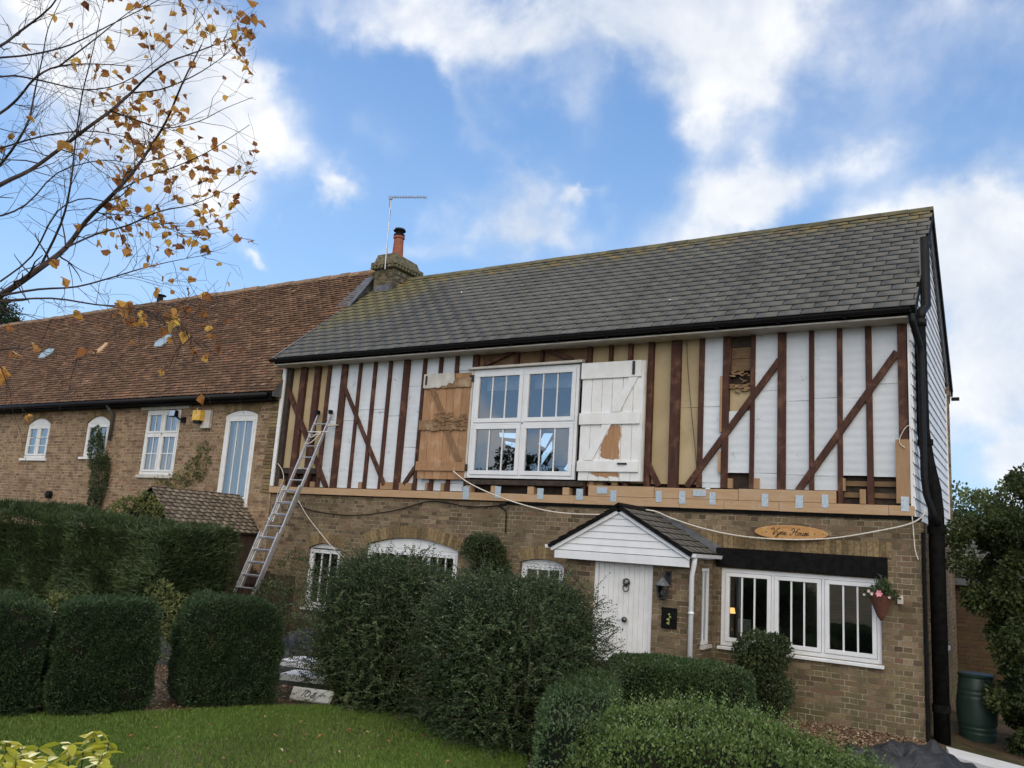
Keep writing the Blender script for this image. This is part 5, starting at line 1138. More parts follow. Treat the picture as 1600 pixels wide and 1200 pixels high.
leaves('foliage', Pw, D, Ls, .016, 'conifer', lh, np.clip(RNG.random(len(Pw))*.6+.4*(snoise(P, 4, 8)*.5+.5), 0, 1))
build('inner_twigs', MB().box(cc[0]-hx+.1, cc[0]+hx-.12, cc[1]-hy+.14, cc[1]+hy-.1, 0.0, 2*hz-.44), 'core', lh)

# cotoneasters: arching fish-bone shoots
def cotoneaster(label, c, rx, ry, h, nsh, seed, lean=0.0):
    rg = np.random.default_rng(seed); z0 = gz(*c); root = empty('cotoneaster_shrub', (c[0], c[1], z0), label, 'shrub', 'arching dark shrubs in the middle of the garden')
    Pl = []; Dl = []; Sl = []; Rn = []; tv = MB()
    for i in range(nsh):
        th = rg.uniform(0, 2*math.pi); e = rg.random()**.55; q = math.asin(rg.uniform(-.75, 1)); 
        dd_ = np.array([math.cos(th)*math.cos(q), math.sin(th)*math.cos(q), math.sin(q)]); dd_ = dd_*(np.sum(np.abs(dd_)**3.4))**(-1/3.4); tgt = np.array([dd_[0]*rx, dd_[1]*ry, h*.5+dd_[2]*h*.5]); tgt[:2] *= .93+.10*math.sin(3*th+seed); tgt[2] *= .95+.06*math.sin(2*th+1)
        st = tgt*np.array([.55, .55, .62])+rg.normal(size=3)*.05; out = unit(tgt*np.array([1, 1, .35])); ln = rg.uniform(.4, .85)*(1.25 if rg.random() < .12 else .85)
        d = unit(out*.75+np.array([0, 0, .42])+rg.normal(size=3)*.38); m = int(ln/.013); p = tgt-d*ln*.72-np.array([0, 0, .02]); pts = [p.copy()]
        droop = rg.uniform(.2, .95)
        for k in range(m):
            d = unit(d+np.array([0, 0, -droop*.035])+out*.008); p = p+d*.013; pts.append(p.copy())
        pts = np.array(pts); side = unit(np.cross(d, [0, 0, 1])+rg.normal(size=3)*.2)
        nl = len(pts)-1; k = np.arange(nl); sgn = np.where(k % 2 == 0, 1, -1)[:, None]; dirs = unit(np.diff(pts, axis=0))
        Pl.append(pts[:-1]); Dl.append(unit(side*sgn+dirs*.45+rg.normal(size=(nl, 3))*.22)); Sl.append(rg.uniform(.017, .031, nl)); b = rg.random()**1.6*.8; Rn.append(np.clip(b+rg.random(nl)*.3, 0, 1))
        if rg.random() < .12: tv.tube([tuple(q_+[c[0], c[1], z0]) for q_ in pts[::8]], .0035, 3, False)
    P = np.concatenate(Pl)+np.array([c[0], c[1], z0]); D = np.concatenate(Dl); keep = P[:, 2] > z0+.02
    # thick filling of leaves inside
    n = int(nsh*20); Qd = unit(rg.normal(size=(n, 3))); Qd = Qd*((np.abs(Qd)**3.4).sum(1)**(-1/3.4))[:, None]; Q = Qd*np.array([rx, ry, h*.5])*(rg.uniform(.70, .93, n)[:, None]); Q[:, 2] += h*.5; kz = Q[:, 2] > .05; Q = Q[kz]+np.array([c[0], c[1], z0])
    P2 = np.concatenate([P[keep], Q]); D2 = np.concatenate([D[keep], rg.normal(size=Q.shape)]); S2 = np.concatenate([np.concatenate(Sl)[keep], rg.uniform(.02, .035, len(Q))]); R2 = np.concatenate([np.concatenate(Rn)[keep], rg.random(len(Q))*.4])
    leaves('foliage', P2, D2, S2, S2*.55, 'coton', root, R2); build('branches', tv, 'twig', root)
    core_mesh(root, rx*.8, ry*.8, h*.43, np.array([c[0], c[1], z0+h*.45]), 0, 3.4, -.0, 1.0)
cotoneaster('dense dark arching shrub in front of the arched windows, left of the pair', (-6.38, -4.68), .74, .78, 1.74, 2600, 3)
cotoneaster('dense dark arching shrub in front of the porch door, right of the pair', (-4.55, -4.98), .86, .85, 1.60, 2900, 5)

# clipped box hedge (back arm and arm towards the lawn) and the bright bush in front
def boxrow(name, label, arms, mat, n, Ln, W, p=6):
    x, y = arms[0][0], arms[0][1]; root = empty(name, (x, y, gz(x, y)), label, 'hedge'); Ps = []; Ns = []
    for (cx, cy, hx, hy, h, rot) in arms:
        z0 = 0.0; k = int(n*(hx+hy)); P, N = rbox(k, hx, hy, h/2, p, .06, .04, int(abs(cx*31)))
        R_ = np.array([[math.cos(rot), -math.sin(rot), 0], [math.sin(rot), math.cos(rot), 0], [0, 0, 1]]); P = P@R_.T+np.array([cx, cy, z0+h/2]); N = N@R_.T; P -= N*(RNG.random(k)**2*.07)[:, None]; m_ = P[:, 2] > z0; Ps.append(P[m_]); Ns.append(N[m_])
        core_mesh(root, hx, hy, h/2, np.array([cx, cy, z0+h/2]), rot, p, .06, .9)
    P = np.concatenate(Ps); N = np.concatenate(Ns); D = N*.6+np.array([0, 0, .5])+RNG.normal(size=P.shape)*.6; L_ = RNG.uniform(.7, 1.35, len(P))*Ln; L_[RNG.random(len(P)) < .05] *= 1.9
    leaves('foliage', P, D, L_, W, mat, root, np.clip(RNG.random(len(P))*.7+.3*(snoise(P, 5, 4)*.5+.5), 0, 1)); return root
boxrow('box_hedge', 'low clipped box hedge bending round in front of the porch', [(-3.62, -2.72, .85, .55, .87, .56), (-3.55, -5.25, 1.95, .34, .92, -1.153)], 'box', 52000, .026, .016)
def lobes(name, label, cat, blobs, mat, n, Ln, W, zb=None, twigs=0, group=None, up=.5, shell=.35, stuff=False, corek=.78):
    """foliage in several overlapping ellipsoid lobes: (x, y, z, rx, ry, rz)"""
    b = np.array(blobs, float); vol = (b[:, 3]*b[:, 4]+b[:, 4]*b[:, 5]+b[:, 3]*b[:, 5]); pr = vol/vol.sum(); z0 = zb if zb is not None else gz(b[0, 0], b[0, 1])
    root = empty(name, (b[0, 0], b[0, 1], z0), label, cat, group); idx = RNG.choice(len(b), n, p=pr); B = b[idx]; d = unit(RNG.normal(size=(n, 3))); r = 1-RNG.random(n)**2*shell
    P = B[:, :3]+d*B[:, 3:]*r[:, None]*(1+.14*snoise(d*2+B[:, :3], 2.2, 5))[:, None]; keep = P[:, 2] > z0+.01
    for j in range(len(b)): keep &= ~((((P-b[j, :3])/(b[j, 3:]*.62))**2).sum(1) < 1)
    P, d = P[keep], d[keep]; D = d*.6+np.array([0, 0, up])+RNG.normal(size=P.shape)*.6; L_ = RNG.uniform(.65, 1.35, len(P))*Ln
    leaves('foliage', P, D, L_, L_*W/Ln, mat, root, np.clip(RNG.random(len(P))*.6+.4*(snoise(P, 4, 4)*.5+.5), 0, 1))
    for q in blobs:
        if corek > 0 and min(q[3:]) > .15: core_mesh(root, q[3]*corek, q[4]*corek, q[5]*corek, np.array(q[:3]), 0, 2.2, 0, 1.0)
    return root
bb = []
for (u, v, y, r) in ((940, 1125, -6.5, .3), (985, 1098, -6.3, .33), (1055, 1090, -6.1, .36), (1125, 1098, -5.9, .36), (1185, 1118, -5.8, .33), (1240, 1145, -5.7, .3), (1290, 1165, -5.6, .28), (1340, 1185, -5.4, .24), (930, 1165, -6.8, .3), (1000, 1130, -6.7, .36), (1080, 1130, -6.5, .38), (1150, 1140, -6.3, .36), (1210, 1165, -6.1, .33), (1270, 1190, -6.0, .3)):
    q = PY(u, v, y); bb.append((q[0]+.08, y, q[2]-.31, r*1.1, r, .27))
bb += [(-2.6, -6.3, .35, .75, .6, .3), (-1.95, -6.0, .3, .7, .55, .28), (-1.5, -5.6, .3, .5, .5, .25)]
fb = lobes('bright_bush', 'low bright green leafy bush in the foreground at bottom centre', 'bush', bb, 'hebe', 95000, .030, .017, up=.7)
n = 800; b = np.array(bb[:14]); idx = RNG.integers(0, 14, n); th = RNG.uniform(0, 6.28, n); rr = RNG.random(n)**.5*.8
S0 = np.stack([b[idx, 0]+np.cos(th)*rr*b[idx, 3], b[idx, 1]+np.sin(th)*rr*b[idx, 4], b[idx, 2]+b[idx, 5]*np.sqrt(1-rr**2)-.03], 1); Pl = []; Dl = []
for i in range(n):
    hh = RNG.uniform(.05, .19); lean = RNG.normal(size=2)*.25
    for k in range(int(hh/.012)):
        t = k*.012; Pl.append(S0[i]+np.array([lean[0]*t, lean[1]*t, t])); a = k*2.4; Dl.append([math.cos(a), math.sin(a), .8])
leaves('new_shoots', np.array(Pl), np.array(Dl), .026, .012, 'hebe', fb)
# shrub against the wall under the wide window, climbers, weeds
lobes('wall_shrub', 'dark leggy shrub growing against the wall under the wide lower window', 'shrub', [(-3.27, -.35, .85, .38, .25, .27), (-3.4, -.35, .5, .25, .22, .35), (-3.15, -.35, .35, .3, .22, .3), (-3.05, -.35, .95, .16, .15, .15)], 'climber', 15000, .04, .022, zb=0, corek=.5, shell=.7)
lobes('wall_climber', 'bushy dark climber on bricks between the arched window and the porch', 'climbing plant', [(-8.1, -.18, 1.95, .42, .16, .26), (-7.85, -.15, 1.6, .3, .14, .3), (-8.2, -.15, 1.3, .35, .14, .35), (-8.0, -.15, .6, .3, .14, .5)], 'climber', 16000, .045, .024, zb=0, corek=.6, shell=.6)
q = PY(172, 735, -.15)
lobes('wall_climber', 'dark climber trailing beside the half hidden small window on the left house', 'climbing plant', [(-19.55, -.15, 3.0, .3, .15, .65), (-19.9, -.14, 3.7, .25, .1, .45), (-19.6, -.14, 2.4, .2, .12, .4), (-20.0, -.14, 4.1, .14, .08, .2), (-19.5, -.14, 1.2, .2, .12, 1.1)], 'climber', 9000, .06, .03, zb=0, corek=0, shell=.95)
lobes('wall_climber', 'sparse leafy creeper on the bricks under the yellow alarm box', 'climbing plant', [(-15.9, -.08, 3.45, .25, .05, .45), (-16.2, -.08, 3.2, .28, .05, .3), (-16.7, -.08, 2.95, .35, .05, .22), (-17.3, -.08, 2.9, .2, .05, .2)], 'weed', 900, .07, .04, zb=0, corek=0, shell=.98)
lobes('porch_creeper', 'green creeper covering the gable of the tiled porch', 'climbing plant', [(-14.6, -2.26, 2.45, .28, .1, .16), (-14.4, -2.26, 2.25, .38, .1, .2), (-15.1, -2.24, 2.35, .35, .1, .14), (-15.5, -2.2, 2.2, .3, .1, .15)], 'weed', 2600, .06, .03, zb=0, corek=0, shell=.95)
for (u, v, y, s, lab) in ((90, 955, -5.6, .28, 'straggly yellow green weed showing between the left and middle yew blocks'), (250, 935, -5.2, .24, 'tall thin yellow green weed behind the middle yew block'), (280, 960, -5.0, .26, 'straggly weed between the middle and right yew blocks'), (420, 940, -2.6, .35, 'leafy undergrowth beside the foot of the ladder'), (462, 900, -1.6, .45, 'straggly green plant between the ladder and the narrow arched window')):
    q = PY(u, v, y); z0 = gz(q[0], y); h = q[2]+s-z0
    lobes('garden_weed', lab, 'plant', [(q[0], y, q[2], s, s*.6, s), (q[0]+s*.2, y, q[2]-s*1.1, s*.8, s*.5, s), (q[0]-s*.3, y, (q[2]-s+z0)/2, s*.7, s*.5, max((q[2]-s-z0)/2, .1))], 'climber' if u > 400 else 'weed', 3800 if u > 400 else 1500, .045, .02, zb=z0, corek=0, shell=.98)
# timber fence panel behind the ladder foot
g = empty('garden_fence', (-12.6, -1.0, 0), 'dark weathered timber fence standing behind the foot of the ladder', 'fence')
m = MB()
for i in range(14): m.box(-14.0+i*.17, -13.86+i*.17, -1.02, -1.0, 0, 1.25+random.uniform(-.03, .03))
build('boards', m, 'fence_wood', g); build('post', MB().box(-13.2, -13.1, -1.1, -1.0, 0, 1.5), 'fence_wood', g); build('rail', MB().box(-14.0, -11.6, -1.05, -1.02, 1.0, 1.07), 'fence_wood', g)
q = PY(195, 941, -5.3)
g = build('wooden_stake', MB().box(q[0]-.035, q[0]+.035, -5.33, -5.27, .1, q[2]), 'new_wood_v', None, label='short wooden stake poking up behind the middle yew block', cat='stake', origin=(q[0], -5.3, .1))

# right-hand tree / tall bush with trunk
def branchy(m, a, d, ln, r, depth, rg, tips, spread=.55, seg=5, upb=.05):
    pts = [np.array(a, float)]; rs = [r]; d = unit(np.array(d, float))
    for i in range(seg): d = unit(d+rg.normal(size=3)*.13+np.array([0, 0, upb])); pts.append(pts[-1]+d*ln/seg); rs.append(r*(1-.55*(i+1)/seg))
    m.tube(pts, rs, 6 if r > .015 else 4, False)
    if depth == 0: tips.append((pts[-1], d)); return
    for k in range(rg.integers(2, 4)):
        j = rg.integers(2, seg+1); branchy(m, pts[j], unit(d+rg.normal(size=3)*spread), ln*rg.uniform(.55, .8), rs[j]*.75, depth-1, rg, tips, spread, seg, upb)
def tree(name, label, cat, base, h, blobs, mat, n, Ln, W, trunk_r=.08, group=None, seed=1, sprigs=0):
    root = empty(name, tuple(base), label, cat, group); m = MB(); rg = np.random.default_rng(seed); tips = []
    top = np.array(base)+np.array([0, 0, h*.35]); m.tube([base, tuple(np.array(base)+[.02, 0, h*.18]), tuple(top)], [trunk_r, trunk_r*.85, trunk_r*.7], 8)
    for k in range(5): branchy(m, top-np.array([0, 0, h*.05*k]), unit(np.array([math.cos(k*1.3+seed), math.sin(k*1.3+seed), 1.1])), h*.3, trunk_r*.5, 2, rg, tips)
    build('trunk', m, 'bark', root)
    b = np.array(blobs, float); nc = 260; pr = (b[:, 3]*b[:, 4]*b[:, 5])**.67; pr /= pr.sum(); idx = rg.choice(len(b), nc, p=pr); d = unit(rg.normal(size=(nc, 3))); r = 1-rg.random(nc)**1.6*.55
    Cc = b[idx, :3]+d*b[idx, 3:]*r[:, None]; cs = rg.uniform(.5, 1.2, nc)*(b[:, 3].mean()*.24)
    ci = rg.integers(0, nc, n); dd = unit(rg.normal(size=(n, 3))); P = Cc[ci]+dd*cs[ci][:, None]*(rg.random(n)**.45)[:, None]; kz = P[:, 2] > base[2]+.02; P, dd, ci = P[kz], dd[kz], ci[kz]
    D = dd*.5+unit(P-b[0, :3])*.5+rg.normal(size=P.shape)*.5; L_ = rg.uniform(.7, 1.3, len(P))*Ln
    rn = np.clip(rg.random(len(P))*.6+rg.random(nc)[ci]*.4, 0, 1)
    for i in range(sprigs):
        k = rg.integers(0, len(b)); a = rg.uniform(0, 6.28); rr = rg.random()**.5*.8; s = b[k, :3]+np.array([math.cos(a)*rr*b[k, 3], math.sin(a)*rr*b[k, 4], b[k, 5]*math.sqrt(1-rr*rr)-.1]); dv = unit(np.array([rg.normal()*.25, rg.normal()*.25, 1])); hh = rg.uniform(.15, .5)
        t = np.arange(0, hh, .022)[:, None]; aa = np.arange(len(t))*2.4; P = np.concatenate([P, s+dv*t]); D = np.concatenate([D, np.stack([np.cos(aa), np.sin(aa), .7*np.ones(len(t))], 1)]); L_ = np.concatenate([L_, np.full(len(t), Ln*.9)]); rn = np.concatenate([rn, rg.random(len(t))])
        m2 = MB()
    leaves('crown', P, D, L_, L_*W/Ln, mat, root, rn); return root
tree('broadleaf_bush_tree', 'tall leafy green bush tree filling the right edge of the photo', 'tree', (.75, 1.3, -.12), 3.6, [(.3, 1.1, 2.4, 1.0, .9, 1.0), (.25, 1.1, 1.2, .85, .8, .95), (-.32, 1.05, 2.3, .8, .7, .7), (.5, 1.2, 3.15, .9, .8, .65), (0, 1.05, 1.75, .78, .7, .6), (.12, 1.0, .45, .78, .7, .62), (1.3, 1.4, 2, .9, .8, 1.3), (-.02, .75, .42, .53, .4, .55)], 'treeleaf', 130000, .055, .032, seed=4, sprigs=60)
tree('distant_tree', 'pale green tree in the distance behind the outbuilding roof', 'tree', (-1.0, 17, 0), 4.4, [(-1.6, 17, 3.5, 1.3, 1.2, 1.2), (-.2, 17, 3.7, 1.4, 1.2, 1.2), (1.6, 17, 3.4, 1.6, 1.3, 1.3), (-1, 17, 2.2, 2, 1.3, 1.3)], 'farleaf', 30000, .12, .08, seed=6)
_q = PD(-10, 505, 50)
tree('dark_conifer', 'dark evergreen treetop rising beyond the far left end of the tiled roof', 'tree', (float(_q[0]), float(_q[1]), 0), 11, [(_q[0], _q[1], _q[2]-.4, 1.9, 1.8, 1.7), (_q[0]-2.5, _q[1], _q[2], 2.4, 2, 2.3), (_q[0]-1, _q[1], _q[2]-3.5, 3, 2.2, 3)], 'darktree', 40000, .16, .07, trunk_r=.3, seed=8)

# tree across the lane behind the photographer, mirrored in the big window
tree('lane_tree', 'dark tree standing across the lane behind the photographer', 'tree', (-23, -25, 0), 8.5, [(-22.5, -25, 4.2, 2.6, 2, 2.6), (-25.5, -25, 3.6, 2.4, 2, 2.2), (-20.5, -25, 2.8, 2.0, 2, 1.8), (-17.5, -26, 2.2, 2.2, 2, 1.6)], 'darktree', 26000, .2, .12, trunk_r=.2, seed=12)
# water butt
g = empty('water_butt', (-.72, 1.35, -.14), 'dark green ribbed plastic water butt behind the corner of the house', 'water butt')
pf = [(.21, 0)]
for z in np.arange(.02, .84, .02): pf.append((.21+.045*math.sin(math.pi*z/.84)-(.014 if any(abs(z-q) < .012 for q in (.14, .2, .60, .66)) else 0), z))
pf += [(.21, .84)]
build('barrel', MB().lathe((-.77, 1.35, -.14), pf, 28), 'green_plastic', g, smooth=True); build('lid', MB().lathe((-.77, 1.35, .705), [(.225, 0), (.235, .03), (.21, .045), (0, .06)], 28), 'green_plastic', g)

# tarpaulins
def tarp(label, cx, cy, sx, sy, h, rot, seed, group='heaped black tarpaulins in the garden', pw=1.0):
    rg = np.random.default_rng(seed); N_ = 100; V = []; F = []; z0 = gz(cx, cy)
    ks = [(rg.normal(size=2)*f, rg.random()*6.3, 2.6/f) for f in (1.6, 2.2, 2.8, 3.5, 4.5, 6.5, 9)]
    for j in range(N_):
        for i in range(N_):
            u = i/(N_-1)*2-1; v = j/(N_-1)*2-1; r = math.sqrt(u*u+v*v)
            wv = np.array([u+.18*math.sin(4*v+seed), v+.18*math.sin(3.3*u)]); fold = sum(a*(.5+.5*math.sin(k@wv*1.5+p))**1.7 for k, p, a in ks)/len(ks)*1.15
            e = max(0, 1-max(abs(u), abs(v))**3); z = (h*(.35+1.3*fold)*e**.6+.015); x = u*sx*(1+.08*math.sin(5*v+seed)); y = v*sy*(1+.08*math.sin(6*u+seed))
            V.append((cx+x*math.cos(rot)-y*math.sin(rot), cy+x*math.sin(rot)+y*math.cos(rot), z0+z))
    for j in range(N_-1):
        for i in range(N_-1): a = j*N_+i; F.append((a, a+1, a+N_+1, a+N_))
    m = MB(); m.v = V; m.f = F; return build('tarpaulin', m, 'tarp', None, label=label, cat='tarpaulin', group=group, origin=(cx, cy, z0))
tarp('crumpled black tarpaulin heap at the bottom right corner below the brick wall', -1.22, -2.25, .66, .8, .26, .1, 3)
tarp('small folded black tarpaulin right of the big heap, over the white boards', -.35, -2.3, .25, .5, .3, .3, 5)
tarp('black tarpaulin heap between the right yew block and the big dark shrubs', -8.6, -4.0, .6, .5, .75, .4, 7)
tarp('black tarpaulin seen in the gap between the middle and right yew blocks', -10.1, -4.4, .7, .6, .42, .2, 9)
# white boards
M['bright_board'] = simple('bright_white_board', (.86, .86, .85), (.78, .78, .76), .45, 8)
def slab(name, p, q, r_, t, mat, label, cat, group=None):
    """thin board: corner p, edges q-p and r-p, thickness t upwards"""
    p, q, r_ = map(np.array, (p, q, r_)); s = q+r_-p; up = np.array([0, 0, t]); return build(name, MB().hexa([p, q, s, r_, p+up, q+up, s+up, r_+up]), mat, None, bevel=.004, label=label, cat=cat, group=group, origin=tuple(p))
A = PZ(1478, 1166, -.02); B = PZ(1625, 1204, -.02); Cc_ = PZ(1500, 1183, -.02)
slab('white_board', (A[0], A[1], -.1), (B[0], B[1], -.1), (Cc_[0]-.1, Cc_[1], -.1), .08, 'white_paint', 'long white board on the ground at the bottom right by the water butt', 'board')
GB = 'white boards stacked on the grass'
for k, (u0, v0, u1, v1, z, dp, mt, lab) in enumerate(((436, 1062, 520, 1072, .38, .55, 'bright_board', 'thick cream board at the bottom of the white stack beside the shrub'), (436, 1040, 520, 1050, .47, .45, 'bright_board', 'upper white board of the stack beside the dark shrub'))):
    a = PZ(u0, v0, z); b = PZ(u1, v1, z); d = unit(np.cross([0, 0, 1.], b-a)); slab('white_board', a, b, a+d*dp, .07, mt, lab, 'board', GB)
a = PZ(452, 1091, .27); b = PZ(512, 1099, .27); c_ = PZ(459, 1072, .42)
isb = build('insulation_sheet', MB().hexa([a, b, b+(c_-a), c_, a+[0, .03, -.02], b+[0, .03, -.02], b+(c_-a)+[0, .03, -.02], c_+[0, .03, -.02]]), 'bright_board', None, label='pale foil insulation offcut with handwritten number leaning against the white boards', cat='insulation board', origin=tuple(a))
ux = unit(b-a); uz = unit(c_-a); nrm = unit(np.cross(ux, uz)); pos = a+ux*.13+uz*.06+nrm*.004
strokes('handwriting', [[(0, 0), (.05, .5), (.1, 1.0)], [(.6, .9), (.35, .6), (.4, .1), (.7, .0), (.85, .4), (.75, .85), (.55, .9)], [(1.5, .85), (1.2, .7), (1.4, .45), (1.5, .15), (1.2, .0), (1.05, .2), (1.35, .5), (1.5, .8)]], float(pos[0]), float(pos[2]), .1, float(pos[1]), .004, 'ink', isb, .25, tuple(ux), tuple(uz))
# fallen leaves on the lawn
lp = [(325, 1032+100), (480, 1148), (500, 1150), (530, 1175), (510, 1178), (600, 1170), (606, 1158), (560, 1182), (730, 1179), (245, 1137), (640, 1162), (415, 1120), (300, 1172), (350, 1185), (455, 1190), (575, 1144), (230, 1170), (520, 1131), (545, 1141), (590, 1150), (620, 1147), (470, 1128), (660, 1150), (690, 1168), (430, 1150), (380, 1130), (205, 1150), (280, 1152), (650, 1180), (700, 1190), (310, 1196), (440, 1172)]
for i, (u, v) in enumerate(lp):
    q = PZ(u, v, .285); m = MB(); a = random.uniform(0, 6.28); s = random.uniform(.014, .03); e = Vector((math.cos(a), math.sin(a), random.uniform(.0, .5))).normalized(); t = e.cross(Vector((0, 0, 1))).normalized(); c = Vector(q)
    m.add([c-e*s, c-t*s*.6+Vector((0, 0, .012)), c+e*s*1.1, c+t*s*.6+Vector((0, 0, .012)), c+Vector((0, 0, -.004))], [(0, 1, 4), (1, 2, 4), (2, 3, 4), (3, 0, 4)])
    build('fallen_leaf', m, simple('fallen_leaf_%d' % (i % 4), ((.3, .16, .07), (.4, .25, .12), (.34, .12, .05), (.45, .36, .22))[i % 4], rough=.8) if i < 4 else bpy.data.materials['fallen_leaf_%d' % (i % 4)], None, label='small dry brown leaf fallen on the lawn', cat='leaf', group='dry leaves fallen on the lawn', origin=tuple(q))

# yellow-leaved shrub, bottom left
g = empty('yellow_shrub', tuple(PD(90, 1290, 3.3)), 'yellow leaved garden shrub at the bottom left corner close to the camera', 'shrub')
g.location.z = .25
st = MB(); Pl = []; Dl = []; Ll = []
for (u, v, d, k) in ((10, 1160, 3.2, 7), (35, 1165, 3.3, 8), (60, 1170, 3.2, 9), (25, 1190, 3.1, 9), (8, 1200, 3.1, 8), (75, 1190, 3.1, 6), (112, 1162, 3.3, 5), (150, 1142, 3.4, 8), (170, 1160, 3.3, 5), (160, 1180, 3.2, 8), (150, 1195, 3.1, 7), (95, 1205, 3.0, 6), (45, 1205, 3.0, 7), (130, 1175, 3.3, 3)):
    tip = PD(u, v, d); base = np.array(g.location)+RNG.normal(size=3)*np.array([.05, .05, 0])
    st.tube([tuple(base), tuple((base+tip)/2+RNG.normal(size=3)*.03), tuple(tip)], [.006, .004, .002], 4)
    for j in range(k*2):
        a = RNG.uniform(0, 6.28); Pl.append(tip-np.array([0, 0, .012])*(j//3)); Dl.append([math.cos(a), math.sin(a), RNG.uniform(-.6, .35)]); Ll.append(RNG.uniform(.045, .075))
build('stems', st, 'twig', g); round_leaves('foliage', np.array(Pl), np.array(Dl), np.array(Ll), np.array(Ll)*.5, 'yellowleaf', g)

# ================================================================= BIRCH in the upper left, close to the camera
rg = np.random.default_rng(11)
tb = PD(-420, 900, 3.6); birch = empty('birch_tree', (tb[0], tb[1], .25), 'bare birch branches with last orange leaves hanging in at the upper left', 'tree')
bm = MB(); tw = MB(); tb = np.array([tb[0], tb[1], .25]); tt = PD(-250, 420, 3.7)
bm.tube([tuple(tb), tuple(tb*.5+tt*.5+[.03, 0, 0]), tuple(tt), tuple(PD(-200, -100, 3.9)), tuple(PD(-150, -700, 4.6))], [.12, .10, .075, .05, .03], 12)
build('trunk', bm, 'bark', birch, smooth=True)
limbs = [([(-230, 560), (-90, 510), (0, 462), (61, 420), (103, 387), (135, 345), (177, 303), (210, 266), (233, 233), (261, 187), (285, 130), (315, 70)], 3.5, .015),
         ([(-230, 420), (-80, 340), (0, 289), (47, 266), (93, 233), (135, 201), (173, 173), (205, 145), (229, 121), (261, 98), (310, 80), (360, 60)], 3.7, .012),
         ([(-230, 330), (-60, 210), (0, 177), (28, 154), (56, 121), (93, 103), (150, 100), (210, 104)], 3.9, .009),
         ([(-230, 180), (-50, 90), (0, 72), (30, 50), (80, 10), (110, -40)], 3.8, .010),
         ([(-180, 470), (-60, 330), (0, 258), (25, 225), (45, 187), (55, 140), (66, 92), (75, 45), (95, 0)], 4.1, .008),
         ([(61, 420), (95, 350), (110, 290), (118, 220), (128, 150), (145, 80), (158, 20)], 3.7, .006),
         ([(0, 462), (60, 452), (120, 448), (180, 432), (220, 420), (270, 408), (330, 397)], 3.3, .005),
         ([(0, 470), (80, 466), (150, 476), (200, 480), (260, 497), (290, 520), (300, 530)], 3.1, .004),
         ([(0, 440), (50, 400), (90, 330), (140, 310), (200, 330), (250, 350), (290, 370)], 3.6, .0045),
         ([(103, 387), (150, 366), (200, 352), (250, 330), (300, 320), (345, 300), (385, 275)], 3.4, .005),
         ([(177, 303), (220, 280), (270, 262), (320, 240), (360, 215), (390, 195)], 3.4, .004),
         ([(205, 145), (250, 140), (300, 120), (340, 95), (365, 75)], 3.5, .004),
         ([(173, 173), (220, 190), (260, 200), (310, 190), (350, 170), (395, 152)], 3.5, .004),
         ([(-200, 100), (-60, 20), (0, -20), (60, -60)], 3.8, .008), ([(-200, 260), (-60, 250), (0, 232), (70, 212), (140, 205), (200, 215), (270, 235)], 4.0, .006),
         ([(0, 90), (50, 85), (110, 70), (170, 40), (230, 10), (280, -20)], 3.8, .005), ([(93, 103), (150, 60), (200, 20), (250, -10)], 3.9, .004), ([(150, 476), (195, 482), (230, 486), (258, 508), (272, 500)], 3.05, .002), ([(200, 478), (250, 474), (285, 480), (312, 470)], 3.05, .002), ([(258, 505), (275, 498), (290, 515), (292, 530)], 3.02, .0016), ([(-60, 560), (-20, 560), (0, 572), (14, 586)], 3.0, .002), ([(-100, 620), (-30, 560), (10, 545), (60, 548), (120, 560)], 3.4, .004),
         ([(-120, 330), (-20, 340), (40, 320), (90, 270), (160, 250), (220, 255), (290, 230)], 3.8, .005), ([(-100, 160), (0, 120), (60, 125), (130, 140), (190, 130), (250, 90), (320, 20)], 3.9, .005)]
LP = []; LDr = []; LS = []; tips = []
def twig(a, d, ln, r, depth):
    seg = 5; pts = [a]; rs = [r]; dd = d
    for i in range(seg): dd = unit(dd+rg.normal(size=3)*.16+np.array([0, 0, -.02])); pts.append(pts[-1]+dd*ln/seg); rs.append(max(r*(1-.6*(i+1)/seg), .0006))
    v = pts[-1]-CAM
    if 800+FPX*(v@RT)/(v@FW) > 405: return            # this crown ends here: no shoot longer than that
    tw.tube(pts, rs, 3, False); tips.append((pts[-1], dd, depth)); tips.append((pts[3], dd, depth))
    if depth > 0:
        for k in range(rg.integers(2, 4)):
            j = rg.integers(1, seg+1); twig(pts[j], unit(dd+rg.normal(size=3)*.55), ln*rg.uniform(.45, .8), rs[j]*.7, depth-1)
for L, dist, r in limbs:
    W3 = [PD(u, v, dist+.12*math.sin(i*1.7+dist*9)) for i, (u, v) in enumerate(L)]; Q = []
    for i in range(len(W3)-1):
        p0 = W3[max(i-1, 0)]; p1 = W3[i]; q2 = W3[i+1]; q3 = W3[min(i+2, len(W3)-1)]
        for t in (0, .33, .67): Q.append(.5*((2*p1)+(-p0+q2)*t+(2*p0-5*p1+4*q2-q3)*t*t+(-p0+3*p1-3*q2+q3)*t**3))
    Q.append(W3[-1]); k = len(Q); rs = [max(r*.85*(1-.85*i/k), .0011) for i in range(k)]; tw.tube(Q, rs, 6, False)
    for i in range(3, k):
        for rep in range(2 if i > k*.3 else 1):
            if rg.random() < .46:
                d0 = unit(Q[i]-Q[i-1]); twig(Q[i], unit(d0*1.1+rg.normal(size=3)*.55), rg.uniform(.10, .27), max(rs[i]*.42, .0013), 1 if rg.random() < .55 else 2)
build('branches', tw, 'twig', birch)
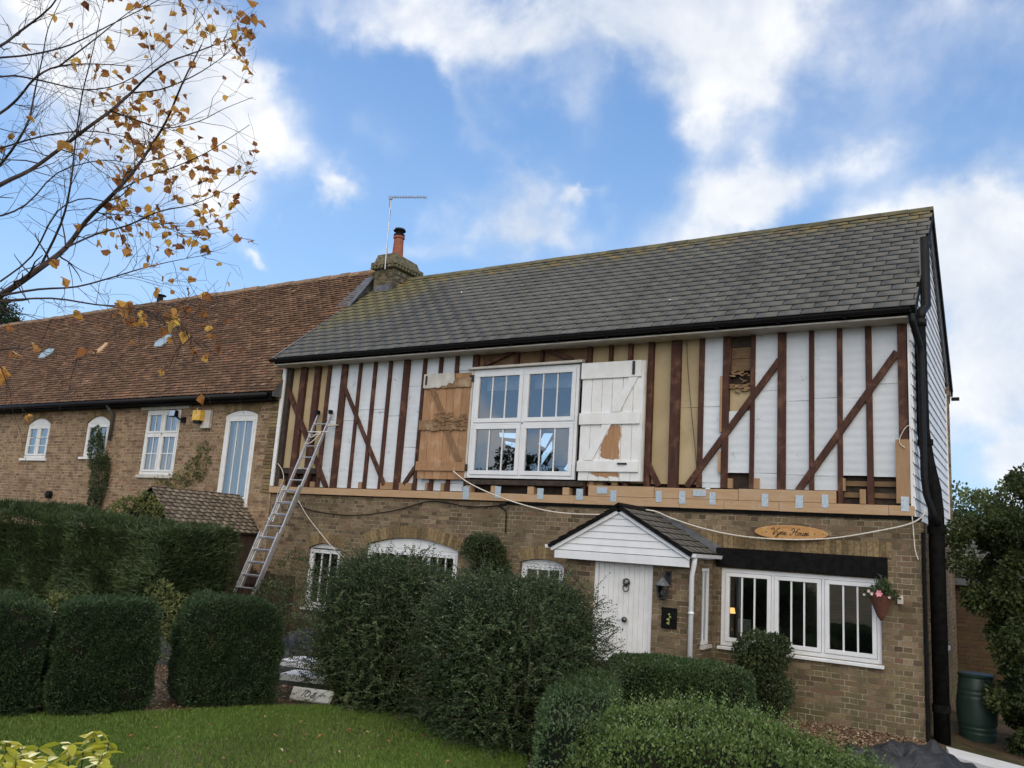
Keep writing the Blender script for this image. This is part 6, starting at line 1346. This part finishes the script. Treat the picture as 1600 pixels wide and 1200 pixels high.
for (p, d, dep) in tips:
    v = p-CAM; u_ = 800+FPX*(v@RT)/(v@FW); w_ = 600-FPX*(v@UP)/(v@FW)
    # leaves cling on the outer shoots only
    pr = .02 if u_ < 110 else (.07 if u_ < 170 else (.27 if w_ < 400 else .10))
    if rg.random() < pr:
        for k in range(1 if rg.random() < .6 else 2): LP.append(p); LDr.append([rg.normal()*.5, rg.normal()*.5, rg.uniform(-1.1, .3)]); LS.append(rg.uniform(.018, .037))
for (u_, w_, d_) in ((190, 487, 3.0), (200, 480, 3.0), (255, 520, 3.0), (265, 510, 3.0), (290, 525, 3.0), (288, 518, 3.0), (275, 490, 3.1), (310, 478, 3.1), (96, 440, 3.2), (220, 492, 3.1), (8, 580, 3.0), (12, 592, 3.0), (102, 228, 3.3), (55, 545, 3.1), (280, 505, 3.05)):
    LP.append(PD(u_, w_-8, d_)); LDr.append([rg.normal()*.4, rg.normal()*.4, -1.0]); LS.append(rg.uniform(.032, .046))
LP = np.array(LP); LDr = unit(np.array(LDr)); LS = np.array(LS); n = len(LP)
# birch leaf: 7-gon, rounded base and pointed tip, folded along the midrib
S = unit(np.cross(LDr, rg.normal(size=(n, 3)))); Nn = np.cross(S, LDr); prof = [(0, 0, 0), (.14, .34, .09), (.42, .42, .14), (.74, .22, .08), (1.1, 0, -.16), (.74, -.22, .08), (.42, -.42, .14), (.14, -.34, .09)]
V = np.stack([LP+LDr*(LS*a)[:, None]+S*(LS*b)[:, None]+Nn*(LS*c_*rg.uniform(-2.5, 3.5, n))[:, None] for a, b, c_ in prof], 1).reshape(-1, 3); base_ = (np.arange(n)*8)[:, None]
F = np.concatenate([base_+np.array([[0, 1, 2, 4]]), base_+np.array([[2, 3, 4, 4]])*0+base_*0+np.array([[0, 4, 6, 7]]), base_+np.array([[2, 3, 4, 4]]), base_+np.array([[4, 5, 6, 6]])])
q4 = F[:2*n]; t3 = F[2*n:, :3]; rr = rg.random(n)
me = bpy.data.meshes.new('autumn_leaves'); org = np.array(birch.location)
me.from_pydata([tuple(v) for v in (V-org)], [], [tuple(map(int, f)) for f in q4]+[tuple(map(int, f)) for f in t3]); at = me.attributes.new('rnd', 'FLOAT', 'FACE'); at.data.foreach_set('value', np.concatenate([rr]*4).astype(np.float32)); me.materials.append(M['autumn'])
finish(bpy.data.objects.new('autumn_leaves', me), birch)
for ob_ in bpy.data.objects:
    if ob_.type == 'MESH' and ob_.parent is None and ob_.get('kind') is None and not ob_.get('category'): print('UNTAGGED', ob_.name)
C.render.engine = 'CYCLES'
C.cycles.max_bounces = 7; C.cycles.transparent_max_bounces = 12
